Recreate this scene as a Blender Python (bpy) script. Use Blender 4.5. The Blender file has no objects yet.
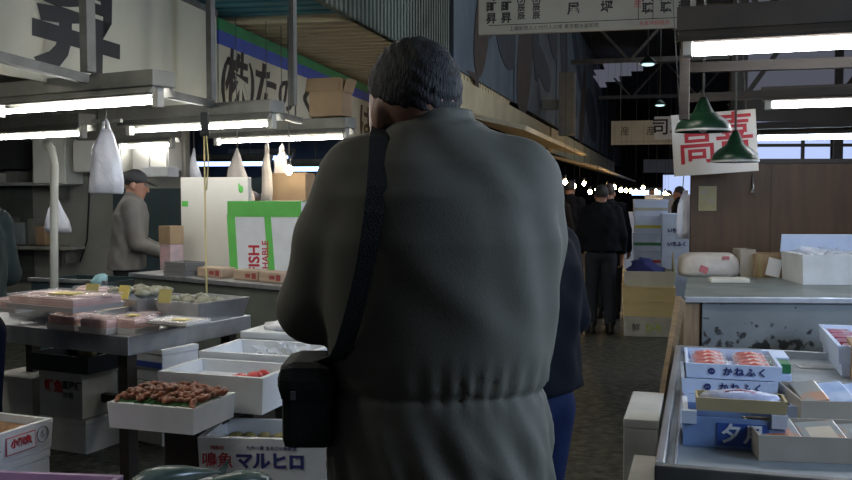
import bpy, bmesh, math, random
import numpy as np
from mathutils import Vector, Matrix, Euler
from mathutils.bvhtree import BVHTree
random.seed(7)
SC = bpy.context.scene
COL = SC.collection
R = math.radians

# ------------------------------------------------------------------ camera, world, exposure
F = 900.0
CAMZ = 1.5
TH = math.atan(45 / 900)
cd = bpy.data.cameras.new('camera'); cam = bpy.data.objects.new('camera', cd); COL.objects.link(cam)
cam.location = (0, 0, CAMZ); cam.rotation_euler = (R(90) - TH, 0, 0)
cd.sensor_width = 36; cd.lens = 36 * F / 852; cd.clip_end = 200
SC.camera = cam
vs = SC.view_settings
SC.display_settings.display_device = 'sRGB'
vs.view_transform = 'Standard'; vs.look = 'None'; vs.gamma = 1; vs.use_curve_mapping = False
vs.exposure = 0.0
try:
    SC.cycles.use_denoising = True
    SC.cycles.max_bounces = 6
    SC.cycles.sample_clamp_indirect = 4
except Exception:
    pass
W = bpy.data.worlds.new('daylight'); SC.world = W; W.use_nodes = True
bg = W.node_tree.nodes['Background']
bg.inputs[0].default_value = (0.74, 0.82, 1.0, 1); bg.inputs[1].default_value = 0.045

def area(name, loc, target, sx, sy, power, color):
    l = bpy.data.lights.new(name, 'AREA'); l.shape = 'RECTANGLE'; l.size = sx; l.size_y = sy
    l.energy = power; l.color = color
    o = bpy.data.objects.new(name, l); COL.objects.link(o); o.location = loc
    o.rotation_euler = (Vector(target) - Vector(loc)).to_track_quat('-Z', 'Y').to_euler()
    return o
# daylight falling in through the open market side behind and to the right of the camera
area('daylight_side_opening', (4.4, 1.0, 2.5), (0.6, 2.2, 1.0), 1.6, 1.5, 165, (0.58, 0.74, 1.0))
area('fill_left_boxes', (-2.8, 2.1, 3.4), (-1.1, 3.7, 0.5), 1.2, 1.0, 26, (0.98, 0.97, 0.90))  # added fill light on the lower-left foam boxes, not an opening
# daylight coming down through the translucent roof sheets on the right
area('daylight_far_skylight', (7.2, 23, 6.4), (6.4, 22.9, 0), 6.0, 18.0, 330, (0.75, 0.87, 1.0))
area('daylight_roof_sheets', (6.4, 9.5, 5.3), (-0.6, 9.5, 2.2), 4.0, 7.0, 330, (0.86, 0.92, 1.0))

# ------------------------------------------------------------------ pixel helpers (photo pixel -> place)
CT, ST = math.cos(TH), math.sin(TH)
def ray(px, py):
    u = (px - 426) / F; v = (240 - py) / F
    return Vector((u, CT + v * ST, -ST + v * CT))
def at(px, py, Y):
    d = ray(px, py); return Vector((0, 0, CAMZ)) + d * (Y / d.y)
def atz(px, py, z):
    d = ray(px, py); return Vector((0, 0, CAMZ)) + d * ((z - CAMZ) / d.z)
def rotv(x, y, a):
    return Vector((x * math.cos(a) - y * math.sin(a), x * math.sin(a) + y * math.cos(a), 0))
def front(px, py, ztop, rz, d, zbase=None):
    """centre of a box whose front top edge centre shows at the pixel"""
    p = atz(px, py, ztop); c = p + rotv(0, d / 2, rz)
    c.z = ztop if zbase is None else zbase
    return c

# ------------------------------------------------------------------ materials
MATS = {}
def mat(name, c, rough=0.6, metal=0.0, c2=None, scale=6.0, lo=0.35, hi=0.65, bump=0.0, bscale=40, stretch=None,
        emit=None, estr=0.0, alpha=1.0, trans=0.0, detail=4.0, rough2=None, spec=None):
    if name in MATS: return MATS[name]
    m = bpy.data.materials.new(name); m.use_nodes = True; nt = m.node_tree; N = nt.nodes; L = nt.links
    p = N['Principled BSDF']
    p.inputs['Base Color'].default_value = (*c, 1); p.inputs['Roughness'].default_value = rough
    p.inputs['Metallic'].default_value = metal
    if spec is not None: p.inputs['Specular IOR Level'].default_value = spec
    tc = N.new('ShaderNodeTexCoord'); mp = N.new('ShaderNodeMapping'); L.new(tc.outputs['Object'], mp.inputs[0])
    if stretch: mp.inputs['Scale'].default_value = stretch
    if c2 is None: c2 = tuple(x * 0.86 for x in c)
    nz = N.new('ShaderNodeTexNoise'); nz.inputs['Scale'].default_value = scale; nz.inputs['Detail'].default_value = detail
    L.new(mp.outputs[0], nz.inputs['Vector'])
    rp = N.new('ShaderNodeValToRGB'); rp.color_ramp.elements[0].position = lo; rp.color_ramp.elements[1].position = hi
    rp.color_ramp.elements[0].color = (*c, 1); rp.color_ramp.elements[1].color = (*c2, 1)
    L.new(nz.outputs[0], rp.inputs[0]); L.new(rp.outputs[0], p.inputs['Base Color'])
    if rough2 is not None:
        mr = N.new('ShaderNodeMapRange'); mr.inputs['From Min'].default_value = lo; mr.inputs['From Max'].default_value = hi
        mr.inputs['To Min'].default_value = rough; mr.inputs['To Max'].default_value = rough2
        L.new(nz.outputs[0], mr.inputs[0]); L.new(mr.outputs[0], p.inputs['Roughness'])
    if bump:
        n2 = N.new('ShaderNodeTexNoise'); n2.inputs['Scale'].default_value = bscale; n2.inputs['Detail'].default_value = 3
        L.new(mp.outputs[0], n2.inputs['Vector'])
        b = N.new('ShaderNodeBump'); b.inputs['Strength'].default_value = bump; b.inputs['Distance'].default_value = 0.01
        L.new(n2.outputs[0], b.inputs['Height']); L.new(b.outputs[0], p.inputs['Normal'])
    if emit:
        p.inputs['Emission Color'].default_value = (*emit, 1); p.inputs['Emission Strength'].default_value = estr
    if trans: p.inputs['Transmission Weight'].default_value = trans
    if alpha < 1: p.inputs['Alpha'].default_value = alpha
    MATS[name] = m; return m

foam = mat('foam', (0.72, 0.74, 0.76), 0.55, c2=(0.60, 0.62, 0.63), scale=5, bump=0.15, bscale=160)
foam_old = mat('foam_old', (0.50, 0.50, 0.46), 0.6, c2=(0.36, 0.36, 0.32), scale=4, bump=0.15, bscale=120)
foam_blue = mat('foam_blue', (0.60, 0.70, 0.90), 0.55, c2=(0.52, 0.62, 0.82), scale=5)
white_paint = mat('white_paint', (0.66, 0.66, 0.61), 0.5, c2=(0.56, 0.56, 0.50), scale=3)
banner_cloth = mat('banner_cloth', (0.56, 0.53, 0.41), 0.8, c2=(0.46, 0.435, 0.335), scale=1.4)
ink = mat('ink', (0.012, 0.012, 0.014), 0.6)
ink_blue = mat('ink_blue', (0.02, 0.03, 0.16), 0.6)
ink_red = mat('ink_red', (0.45, 0.02, 0.03), 0.6)
green_band = mat('green_band', (0.03, 0.24, 0.09), 0.6)
blue_band = mat('blue_band', (0.045, 0.09, 0.42), 0.6)
green_tape = mat('green_tape', (0.13, 0.52, 0.10), 0.4)
steel = mat('steel', (0.50, 0.51, 0.52), 0.33, 0.85, c2=(0.36, 0.37, 0.38), scale=9, rough2=0.5)
steel_dull = mat('steel_dull', (0.30, 0.34, 0.37), 0.42, 0.4, c2=(0.24, 0.28, 0.30), scale=5, rough2=0.6)
pole_metal = mat('pole_metal', (0.16, 0.16, 0.15), 0.5, 0.3, c2=(0.11, 0.11, 0.10), scale=8)
hood_metal = mat('hood_metal', (0.20, 0.20, 0.18), 0.5, 0.2, c2=(0.14, 0.14, 0.125), scale=6)
dark_wood = mat('dark_wood', (0.030, 0.021, 0.014), 0.6, c2=(0.017, 0.013, 0.009), scale=5, stretch=(1, 8, 8))
panel_wood = mat('panel_wood', (0.080, 0.043, 0.016), 0.6, c2=(0.058, 0.031, 0.012), scale=3, stretch=(6, 6, 0.6))
tan_wood = mat('tan_wood', (0.26, 0.18, 0.10), 0.6, c2=(0.17, 0.115, 0.065), scale=5, stretch=(8, 1, 1))
cardboard = mat('cardboard', (0.34, 0.24, 0.14), 0.75, c2=(0.28, 0.19, 0.11), scale=4)
card_grey = mat('card_grey', (0.36, 0.32, 0.26), 0.75, c2=(0.28, 0.25, 0.20), scale=4)
black_cloth = mat('black_cloth', (0.010, 0.012, 0.012), 0.75, bump=0.3, bscale=300)
skin = mat('skin', (0.42, 0.235, 0.16), 0.5, c2=(0.36, 0.18, 0.12), scale=10)
hair_black = mat('hair_black', (0.014, 0.013, 0.013), 0.6, c2=(0.028, 0.027, 0.027), scale=60, stretch=(1, 1, .3), bump=0.6, bscale=180)
hair_grey = mat('hair_grey', (0.009, 0.008, 0.007), 0.7, c2=(0.034, 0.034, 0.035), scale=70, stretch=(1, 1, .3), bump=0.45, bscale=300, lo=.4, hi=.7)
shoe_black = mat('shoe_black', (0.015, 0.014, 0.014), 0.35)
bag_plastic = mat('bag_plastic', (0.72, 0.74, 0.80), 0.25, c2=(0.58, 0.60, 0.68), scale=7, bump=0.6, bscale=18)
wrap_clear = mat('wrap_clear', (0.85, 0.84, 0.84), 0.10, alpha=0.20, bump=0.8, bscale=22)
yellow_paper = mat('yellow_paper', (0.66, 0.54, 0.14), 0.6)
eye_white = mat('eye_white', (0.5, 0.5, 0.48), 0.3)

def emat(name, c, s):
    m = bpy.data.materials.new(name); m.use_nodes = True; nt = m.node_tree
    nt.nodes.remove(nt.nodes['Principled BSDF'])
    e = nt.nodes.new('ShaderNodeEmission'); e.inputs[0].default_value = (*c, 1); e.inputs[1].default_value = s
    nt.links.new(e.outputs[0], nt.nodes['Material Output'].inputs[0]); MATS[name] = m; return m
tube_white = emat('tube_white', (1.0, 0.97, 0.92), 46)
tube_right = emat('tube_right', (0.97, 0.97, 1.0), 22)
tube_blue = emat('tube_blue', (0.35, 0.55, 1.0), 6)
bulb_warm = emat('bulb_warm', (1.0, 0.62, 0.25), 130)
bulb_star = emat('bulb_star', (1.0, 0.85, 0.6), 60)
day_pane = emat('day_pane', (0.50, 0.62, 1.0), 1.0)
sky_pane = emat('sky_pane', (0.62, 0.66, 0.85), 0.13)

# ------------------------------------------------------------------ mesh builder
class MB:
    def __init__(s): s.bm = bmesh.new(); s.mi = 0
    def _face(s, vs_):
        f = s.bm.faces.new(vs_); f.material_index = s.mi; return f
    def box(s, c, size, rz=0, rx=0, ry=0, bev=0.0):
        M = Matrix.Translation(c) @ Euler((rx, ry, rz)).to_matrix().to_4x4() @ Matrix.Diagonal((*size, 1))
        r = bmesh.ops.create_cube(s.bm, size=1, matrix=M)
        fs = {f for v in r['verts'] for f in v.link_faces}
        for f in fs: f.material_index = s.mi
        if bev:
            es = list({e for v in r['verts'] for e in v.link_edges})
            bmesh.ops.bevel(s.bm, geom=es, offset=bev, segments=2, affect='EDGES', profile=0.6)
        return s
    def tube(s, pts, r, n=8, cap=True):
        pts = [Vector(p) for p in pts]; rs = r if isinstance(r, (list, tuple)) else [r] * len(pts)
        rings = []
        for i, p in enumerate(pts):
            t = (pts[min(i + 1, len(pts) - 1)] - pts[max(i - 1, 0)]).normalized()
            a = Vector((0, 0, 1)) if abs(t.z) < 0.9 else Vector((1, 0, 0))
            u = t.cross(a).normalized(); w = t.cross(u)
            rings.append([s.bm.verts.new(p + (u * math.cos(2 * math.pi * k / n) + w * math.sin(2 * math.pi * k / n)) * rs[i]) for k in range(n)])
        for a, b in zip(rings, rings[1:]):
            for k in range(n): s._face((a[k], a[(k + 1) % n], b[(k + 1) % n], b[k])).smooth = True
        if cap:
            s._face(rings[0][::-1]); s._face(rings[-1])
        return s
    def loft(s, rows, n=24, cap=True, noise=0.0, power=2.0, seed=1, fold=0):
        """rows (z, cx, cy, rx, ry)"""
        rnd = random.Random(seed); rings = []
        ph = [rnd.random() * 6.28 for _ in range(8)]
        for (z, cx, cy, rx, ry) in rows:
            ring = []
            for k in range(n):
                a = 2 * math.pi * k / n; c_, s_ = math.cos(a), math.sin(a)
                cc = math.copysign(abs(c_) ** (2 / power), c_); ss = math.copysign(abs(s_) ** (2 / power), s_)
                q = 1 + noise * (rnd.random() - .5) + fold * math.sin(7 * a + ph[0] + z * 9) + fold * .6 * math.sin(11 * a + ph[1] - z * 14)
                ring.append(s.bm.verts.new((cx + cc * rx * q, cy + ss * ry * q, z + noise * .03 * (rnd.random() - .5))))
            rings.append(ring)
        for a, b in zip(rings, rings[1:]):
            for k in range(n): s._face((a[k], a[(k + 1) % n], b[(k + 1) % n], b[k])).smooth = True
        if cap:
            s._face(rings[0][::-1]); s._face(rings[-1])
        return s
    def ball(s, c, r, sub=2, scale=(1, 1, 1), rot=(0, 0, 0)):
        M = Matrix.Translation(c) @ Euler(rot).to_matrix().to_4x4() @ Matrix.Diagonal((*scale, 1))
        q = bmesh.ops.create_icosphere(s.bm, subdivisions=sub, radius=r, matrix=M)
        for f in {f for v in q['verts'] for f in v.link_faces}: f.material_index = s.mi; f.smooth = True
        return s
    def poly(s, pts, depth):
        """outline in local x,z extruded along y from 0 to depth"""
        a = [s.bm.verts.new((x, 0, z)) for x, z in pts]; b = [s.bm.verts.new((x, depth, z)) for x, z in pts]
        n = len(pts); s._face(a); s._face(b[::-1])
        for i in range(n): s._face((a[i], b[i], b[(i + 1) % n], a[(i + 1) % n]))
        return s
    def tray(s, w, d, h, t=0.02, fl=0.02, taper=1.0, z0=0.0):
        """open box with walls, base at z0"""
        def rect(x, y, z): return [s.bm.verts.new((sx * x, sy * y, z)) for sx, sy in ((-1, -1), (1, -1), (1, 1), (-1, 1))]
        A = rect(w / 2 * taper, d / 2 * taper, z0); B = rect(w / 2, d / 2, z0 + h)
        C = rect(w / 2 - t, d / 2 - t, z0 + h); D = rect((w / 2 - t) * taper, (d / 2 - t) * taper, z0 + fl)
        s._face(A[::-1])
        for P, Q in ((A, B), (B, C), (C, D)):
            for k in range(4): s._face((P[k], P[(k + 1) % 4], Q[(k + 1) % 4], Q[k]))
        s._face(D); return s
    def mesh(s, name, mats, bev=0.0):
        if bev:
            es = [e for e in s.bm.edges if len(e.link_faces) == 2 and e.calc_face_angle(0) > 0.6]
            bmesh.ops.bevel(s.bm, geom=es, offset=bev, segments=2, affect='EDGES', profile=0.6)
        bmesh.ops.recalc_face_normals(s.bm, faces=s.bm.faces)
        me = bpy.data.meshes.new(name); s.bm.to_mesh(me); s.bm.free()
        for m in (mats if isinstance(mats, (list, tuple)) else [mats]): me.materials.append(m)
        return me

def link(name, me, parent=None, loc=(0, 0, 0), rot=(0, 0, 0)):
    o = bpy.data.objects.new(name, me); COL.objects.link(o)
    if parent: o.parent = parent
    o.location = loc; o.rotation_euler = rot
    return o
def tag(o, label, cat, group=None, kind=None):
    if label: o['label'] = label
    if cat: o['category'] = cat
    if group: o['group'] = group
    if kind: o['kind'] = kind
    return o
def thing(name, label, cat, loc=(0, 0, 0), rz=0, group=None):
    return tag(link(name, None, None, loc, (0, 0, rz)), label, cat, group)
def solid(name, mb, mats, label, cat, loc=(0, 0, 0), rz=0, group=None, bev=0.0, rot=None):
    o = link(name, mb.mesh(name, mats, bev), None, loc, rot or (0, 0, rz)); return tag(o, label, cat, group)
def part(name, mb, mats, parent, loc=(0, 0, 0), rot=(0, 0, 0), bev=0.0, label=None):
    o = link(name, mb.mesh(name, mats, bev), parent, loc, rot)
    if label: o['label'] = label
    return o
def struct(name, mb, mats, loc=(0, 0, 0), rz=0, bev=0.0):
    o = link(name, mb.mesh(name, mats, bev), None, loc, (0, 0, rz)); o['kind'] = 'structure'; return o
def dup(o, loc=None, rz=None, label=None, group=None):
    c = o.copy(); COL.objects.link(c)
    if loc is not None: c.location = loc
    if rz is not None: c.rotation_euler = (o.rotation_euler[0], o.rotation_euler[1], rz)
    if label: c['label'] = label
    if group: c['group'] = group
    for ch in list(o.children):
        d = ch.copy(); COL.objects.link(d); d.parent = c; d.matrix_parent_inverse = ch.matrix_parent_inverse
        for g in list(ch.children):
            e = g.copy(); COL.objects.link(e); e.parent = d; e.matrix_parent_inverse = g.matrix_parent_inverse
    return c
def text(s, size, m, parent=None, loc=(0, 0, 0), rot=(R(90), 0, 0), sx=1.0, bold=0.0, shear=0.0, name='lettering', ext=0.0008, align='CENTER', spacing=1.0):
    cu = bpy.data.curves.new('t', 'FONT'); cu.body = s; cu.size = size; cu.align_x = align; cu.align_y = 'CENTER'
    cu.offset = bold; cu.shear = shear; cu.extrude = ext; cu.resolution_u = 3; cu.space_character = spacing
    t = bpy.data.objects.new('t', cu); COL.objects.link(t)
    dg = bpy.context.evaluated_depsgraph_get(); me = bpy.data.meshes.new_from_object(t.evaluated_get(dg))
    bpy.data.objects.remove(t); bpy.data.curves.remove(cu)
    me.materials.clear(); me.materials.append(m); me.name = name
    o = link(name, me, parent, loc, rot); o.scale = (sx, 1, 1); return o

# ------------------------------------------------------------------ implicit surfaces for figures
class Body:
    def __init__(s, lo, hi, h):
        s.lo = np.array(lo, float); s.h = h
        n = np.ceil((np.array(hi) - s.lo) / h).astype(int) + 1
        s.f = np.full(n, 0.25, np.float32)
        s.ax = [s.lo[i] + h * np.arange(n[i]) for i in range(3)]
    def _sl(s, mn, mx):
        out = []
        for i in range(3):
            a = max(0, int((mn[i] - s.lo[i]) / s.h)); b = min(s.f.shape[i], int((mx[i] - s.lo[i]) / s.h) + 2)
            out.append(slice(a, max(a, b)))
        return tuple(out)
    def _grid(s, sl): return np.meshgrid(*[s.ax[i][sl[i]] for i in range(3)], indexing='ij')
    def _merge(s, sl, d, k):
        f = s.f[sl]
        if k <= 0: s.f[sl] = np.minimum(f, d); return
        h = np.clip(0.5 + 0.5 * (f - d) / k, 0, 1); s.f[sl] = f * (1 - h) + d * h - k * h * (1 - h)
    def cap(s, a, b, ra, rb, k=0.03, sc=(1, 1, 1)):
        a = np.array(a, float); b = np.array(b, float); sc = np.array(sc, float); m = max(ra, rb) * sc.max() + 2 * k + .03
        sl = s._sl(np.minimum(a, b) - m, np.maximum(a, b) + m); X, Y, Z = s._grid(sl)
        c = (a + b) / 2; A = (a - c) / sc; B = (b - c) / sc
        px, py, pz = (X - c[0]) / sc[0], (Y - c[1]) / sc[1], (Z - c[2]) / sc[2]
        ab = B - A; L2 = max(float(ab @ ab), 1e-9)
        t = np.clip(((px - A[0]) * ab[0] + (py - A[1]) * ab[1] + (pz - A[2]) * ab[2]) / L2, 0, 1)
        d = np.sqrt((px - A[0] - t * ab[0]) ** 2 + (py - A[1] - t * ab[1]) ** 2 + (pz - A[2] - t * ab[2]) ** 2) - (ra + (rb - ra) * t)
        s._merge(sl, (d * sc.min()).astype(np.float32), k); return s
    def ell(s, c, r, k=0.02, yaw=0.0, pitch=0.0):
        c = np.array(c, float); m = max(r) + 2 * k + .03; sl = s._sl(c - m, c + m); X, Y, Z = s._grid(sl)
        Q = np.array(Euler((pitch, 0, yaw)).to_matrix().inverted())
        x, y, z = X - c[0], Y - c[1], Z - c[2]
        q = [(Q[i, 0] * x + Q[i, 1] * y + Q[i, 2] * z) / r[i] for i in range(3)]
        d = (np.sqrt(q[0] ** 2 + q[1] ** 2 + q[2] ** 2) - 1) * min(r)
        s._merge(sl, d.astype(np.float32), k); return s
    def column(s, rows, k=0.03, power=2.4, fold=None):
        """rows (z, cx, cy, rx, ry)"""
        rows = sorted(rows); A = np.array(rows); z0, z1 = A[0, 0], A[-1, 0]; m = .3
        sl = s._sl((A[:, 1].min() - A[:, 3].max() - m, A[:, 2].min() - A[:, 4].max() - m, z0 - .1),
                   (A[:, 1].max() + A[:, 3].max() + m, A[:, 2].max() + A[:, 4].max() + m, z1 + .1))
        X, Y, Z = s._grid(sl)
        cx, cy, rx, ry = [np.interp(Z, A[:, 0], A[:, i]) for i in (1, 2, 3, 4)]
        x, y = X - cx, Y - cy
        rr = (np.abs(x / rx) ** power + np.abs(y / ry) ** power) ** (1 / power)
        d = (rr - 1) * np.minimum(rx, ry)
        if fold is not None: d = d - fold(np.arctan2(y / ry, x / rx), x, y, Z)
        d = np.maximum(d, np.maximum(z0 - Z, Z - z1))
        s._merge(sl, d.astype(np.float32), k); return s
    def cutbox(s, mn, mx):
        sl = s._sl(mn, mx); s.f[sl] = np.maximum(s.f[sl], 0.02)
    def cutplane(s, p, n, only=None):
        X, Y, Z = np.meshgrid(*s.ax, indexing='ij')
        d = ((X - p[0]) * n[0] + (Y - p[1]) * n[1] + (Z - p[2]) * n[2]).astype(np.float32)
        g = np.maximum(s.f, d); s.f = g
    def mesh(s, name, m):
        f = s.f; f[0] = f[-1] = .02; f[:, 0] = f[:, -1] = .02; f[:, :, 0] = f[:, :, -1] = .02
        S = f < 0; nx, ny, nz = f.shape
        def cor(a, i, j, k): return a[i:nx - 1 + i, j:ny - 1 + j, k:nz - 1 + k]
        cnt = sum(cor(S, i, j, k).astype(np.int8) for i in (0, 1) for j in (0, 1) for k in (0, 1))
        act = np.argwhere((cnt > 0) & (cnt < 8)); I, J, K = act.T
        pos = np.zeros((len(act), 3)); num = np.zeros(len(act))
        cs = [(i, j, k) for i in (0, 1) for j in (0, 1) for k in (0, 1)]
        for a in cs:
            for b in cs:
                df = [b[q] - a[q] for q in range(3)]
                if sorted(df) != [0, 0, 1]: continue
                fa = f[I + a[0], J + a[1], K + a[2]]; fb = f[I + b[0], J + b[1], K + b[2]]
                x = (fa < 0) != (fb < 0); t = np.where(x, fa / np.where(x, fa - fb, 1), 0)
                for q in range(3): pos[:, q] += np.where(x, a[q] + t * df[q], 0)
                num += x
        V = s.lo + (act + pos / num[:, None]) * s.h
        idx = np.full((nx - 1, ny - 1, nz - 1), -1, np.int64); idx[I, J, K] = np.arange(len(act))
        quads = []
        for ax in range(3):
            o1, o2 = [(1, 2), (2, 0), (0, 1)][ax]
            sa = [slice(1, -1)] * 3; sa[ax] = slice(0, -1); sb = [slice(1, -1)] * 3; sb[ax] = slice(1, None)
            # grid edges p -> p+ax, with p interior in the other two axes
            A = S[tuple(sa)]; B = S[tuple(sb)]
            e = np.argwhere(A != B)
            if not len(e): continue
            p = e.copy()
            for q in range(3):
                if q != ax: p[:, q] += 1
            def cell(d1, d2):
                c = p.copy(); c[:, o1] -= d1; c[:, o2] -= d2; return idx[c[:, 0], c[:, 1], c[:, 2]]
            Q = np.stack([cell(1, 1), cell(0, 1), cell(0, 0), cell(1, 0)], 1)
            ins = A[e[:, 0], e[:, 1], e[:, 2]]
            Q[~ins] = Q[~ins][:, ::-1]
            quads.append(Q)
        Q = np.concatenate(quads); Q = Q[(Q >= 0).all(1)]
        me = bpy.data.meshes.new(name); me.from_pydata(V.tolist(), [], Q.tolist())
        me.polygons.foreach_set('use_smooth', np.ones(len(Q), bool)); me.materials.append(m); me.update()
        return me

def V3(*a): return np.array(a, float)
def hand(B, wrist, d, n, s=1.0, side=1, curl=0.5):
    """palm plus five curled fingers; d forearm direction, n palm normal"""
    d = np.array(d, float); d /= np.linalg.norm(d); n = np.array(n, float); n -= d * (n @ d); n /= np.linalg.norm(n)
    x = np.cross(d, n) * side
    w = np.array(wrist, float)
    for q in (-.024, -.008, .008, .024):
        B.cap(w + d * .02 * s + x * q * .8 * s, w + d * .085 * s + x * q * s, .014 * s, .0125 * s, .012)
    for i, q in enumerate((.030, .010, -.010, -.029)):
        L = (.040, .046, .042, .033)[i] * s; k0 = w + d * .088 * s + x * q * s
        d1 = d * math.cos(curl) + n * math.sin(curl); k1 = k0 + d1 * L
        d2 = d * math.cos(curl * 2.4) + n * math.sin(curl * 2.4); k2 = k1 + d2 * L * .8
        B.cap(k0, k1, .0095 * s, .0088 * s, .003); B.cap(k1, k2, .0088 * s, .0075 * s, .003)
    t0 = w + d * .03 * s + x * .030 * s; t1 = t0 + (d * .6 + x * .55 + n * .4) * .045 * s; t2 = t1 + (d * .9 + x * .1 + n * .45) * .032 * s
    B.cap(t0, t1, .013 * s, .0105 * s, .008); B.cap(t1, t2, .0105 * s, .0085 * s, .003)

def person(label, loc, rz, H=1.70, jac=None, pants=None, hairm=None, jm=None, arms=None, yaw=0.0, nod=0.0, res=0.010, cap=None,
           hem=0.86, bulk=1.0, hipk=1.0, feet=0.1, stride=0.0, group=None, long_hair=False, lean=0.0, hx=0.0, nape=-.035):
    """standing figure facing local +Y"""
    q = H / 1.70
    root = thing('person', label, 'person', loc, rz, group)
    sh = 1.405 * q; shx = .165 * q
    if arms is None:
        arms = {1: ((.235 * q, -.02, 1.12 * q), (.245 * q, .07, .87 * q)), -1: ((-.235 * q, -.02, 1.12 * q), (-.245 * q, .07, .87 * q))}
    ly = lambda z: lean * max(0, z - .9) ** 1.0
    hc = V3(hx, .02 + ly(1.55 * q), 1.575 * q)
    B = Body((-.55, -.45, -.02), (.55, .75, H + .03), res)
    # trunk, neck, legs
    B.cap((0, ly(.95), .95 * q), (0, ly(1.15), 1.15 * q), .11 * q, .105 * q, .05, (1.25, .9, 1))
    B.cap((0, ly(1.15), 1.15 * q), (0, ly(1.33), 1.32 * q), .11 * q, .115 * q, .05, (1.25, .9, 1))
    B.cap((-.13 * q, ly(1.4), sh), (.13 * q, ly(1.4), sh), .055 * q, .055 * q, .05)
    B.cap((0, ly(1.4) - .005, 1.40 * q), hc - V3(0, .03, .06 * q), .06 * q, .052 * q, .03)
    for sx in (-1, 1):
        st = stride * sx
        hip = V3(sx * .09 * q, 0, .90 * q); kn = V3(sx * .1 * q, .03 + st * .3, .48 * q); an = V3(sx * feet, -.02 + st * .6, .08 * q)
        B.cap(hip, kn, .078 * q, .052 * q, .03); B.cap(kn, an, .05 * q, .036 * q, .02)
        B.cap(an + V3(0, -.02, -.035), an + V3(0, .13, -.05), .035, .028, .02)
        S = V3(sx * shx, ly(1.4), sh); e, w = [np.array(t, float) for t in arms[sx]]
        B.cap(S, e, .048 * q, .038 * q, .03); B.cap(e, w, .037 * q, .026 * q, .015)
        d = (w - e); n = V3(-sx * .7, .5, -.3) if abs(d[2]) > abs(d[1]) else V3(-sx * .4, 0, -1)
        hand(B, w, d, n, q, sx, .5)
    # head: skull, face, jaw, nose, ears turned by yaw and nod
    Rm = np.array(Euler((-nod, 0, yaw)).to_matrix())
    P = lambda x, y, z: hc + Rm @ (V3(x, y, z) * q)
    B.ell(P(0, -.012, .035), (.074 * q, .092 * q, .092 * q), .02, yaw, -nod)
    B.ell(P(0, .028, -.030), (.060 * q, .066 * q, .085 * q), .03, yaw, -nod)
    B.cap(P(0, .055, -.085), P(0, .060, -.088), .022 * q, .020 * q, .03)
    B.cap(P(0, .088, .02), P(0, .106, -.022), .008 * q, .0135 * q, .012)
    B.cap(P(-.02, .082, -.055), P(.02, .082, -.055), .009 * q, .009 * q, .01)
    for sx in (-1, 1):
        B.ell(P(sx * .076, -.012, -.002), (.010 * q, .020 * q, .032 * q), .006, yaw, -nod)
    link('body', B.mesh('body', skin), root)
    eb = MB()
    for sx in (-1, 1): eb.ball(P(sx * .030, .078, .022), .0115 * q, 2)
    part('eyes', eb, eye_white, root)
    pb = MB()
    for sx in (-1, 1): pb.ball(P(sx * .030, .0865, .022), .0055 * q, 1)
    part('pupils', pb, ink, root)
    mo = MB().ball(P(0, .0925, -.055), .016 * q, 2, (1, .25, .28), (-nod, 0, yaw)); part('mouth', mo, mat('lip', (.3, .11, .09), .5), root)
    # hair
    Hh = Body(hc - .2, hc + .22, max(.006, res * .7))
    Hh.ell(P(0, -.015, .046), (.0785 * q, .0945 * q, .0945 * q), .02, yaw, -nod)
    if long_hair: Hh.ell(P(0, -.05, -.05), (.078 * q, .07 * q, .12 * q), .03, yaw, -nod)
    nf = Rm @ V3(0, 1, -.35); nf = nf / np.linalg.norm(nf)
    Hh.cutplane(P(0, .055, .06), nf)
    nb = Rm @ V3(0, .55, -1); nb /= np.linalg.norm(nb)
    if not long_hair: Hh.cutplane(P(0, -.02, nape), nb)
    gx, gy, gz = np.meshgrid(*Hh.ax, indexing='ij')      # tousled strands
    Hh.f += (.0016 * np.sin(gx * 330 + 5 * np.sin(gz * 70)) * np.sin(gy * 310 + 4 * np.sin(gz * 90 + gx * 60)) + .0014 * np.sin(gz * 240 + gx * 190 - gy * 170)).astype(np.float32)
    link('hair', Hh.mesh('hair', hairm or hair_black), root)
    # jacket
    J = Body((-.55, -.45, hem - .05), (.55, .75, H), res)
    if jac is None:
        b = bulk
        rows = [(hem, 0, 0, .185 * b, .135 * b), (.95 * q, 0, ly(.95), .185 * b, .135 * b), (1.08 * q, 0, ly(1.08), .175 * b, .125 * b),
                (1.22 * q, 0, ly(1.22), .185 * b, .130 * b), (1.34 * q, 0, ly(1.34), .185 * b, .125 * b), (1.42 * q, 0, ly(1.42), .14 * b, .10 * b), (1.47 * q, 0, ly(1.46), .07 * b, .07 * b)]
        fold = lambda a, x, y, z: .004 * np.sin(6 * a + z * 17) * np.sin(z * 23 + 2 * a) + .003 * np.sin(9 * a - z * 11)
        J.column(rows, .02, 2.3, fold)
        for sx in (-1, 1):
            S = V3(sx * shx, ly(1.4), sh - .005); e, w = [np.array(t, float) for t in arms[sx]]
            J.cap((0, ly(1.45), 1.44 * q), S, .06 * q, .065 * q, .04)
            J.cap(S, e, .068 * q * b, .058 * q * b, .03); J.cap(e, w - (w - e) * .04, .057 * q * b, .044 * q * b, .015)
        J.cap((0, ly(1.45) - .01, 1.44 * q), (0, ly(1.5), 1.485 * q), .072 * q, .068 * q, .02)
    else:
        jac(J)
    jo = link('jacket', J.mesh('jacket', jm), root)
    # trousers and shoes
    T = Body((-.4, -.4, .04), (.4, .5, .98 * q), res)
    T.cap((-.05, 0, .90 * q), (.05, 0, .90 * q), .115 * q, .115 * q, .04, (1, .95, .8))
    for sx in (-1, 1):
        st = stride * sx
        T.cap((sx * .088 * q, 0, .86 * q), (sx * .1 * q, .03 + st * .3, .48 * q), .094 * q * hipk, .074 * q, .03)
        T.cap((sx * .1 * q, .03 + st * .3, .48 * q), (sx * feet, -.02 + st * .6, .12 * q), .072 * q, .064 * q, .02)
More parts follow.
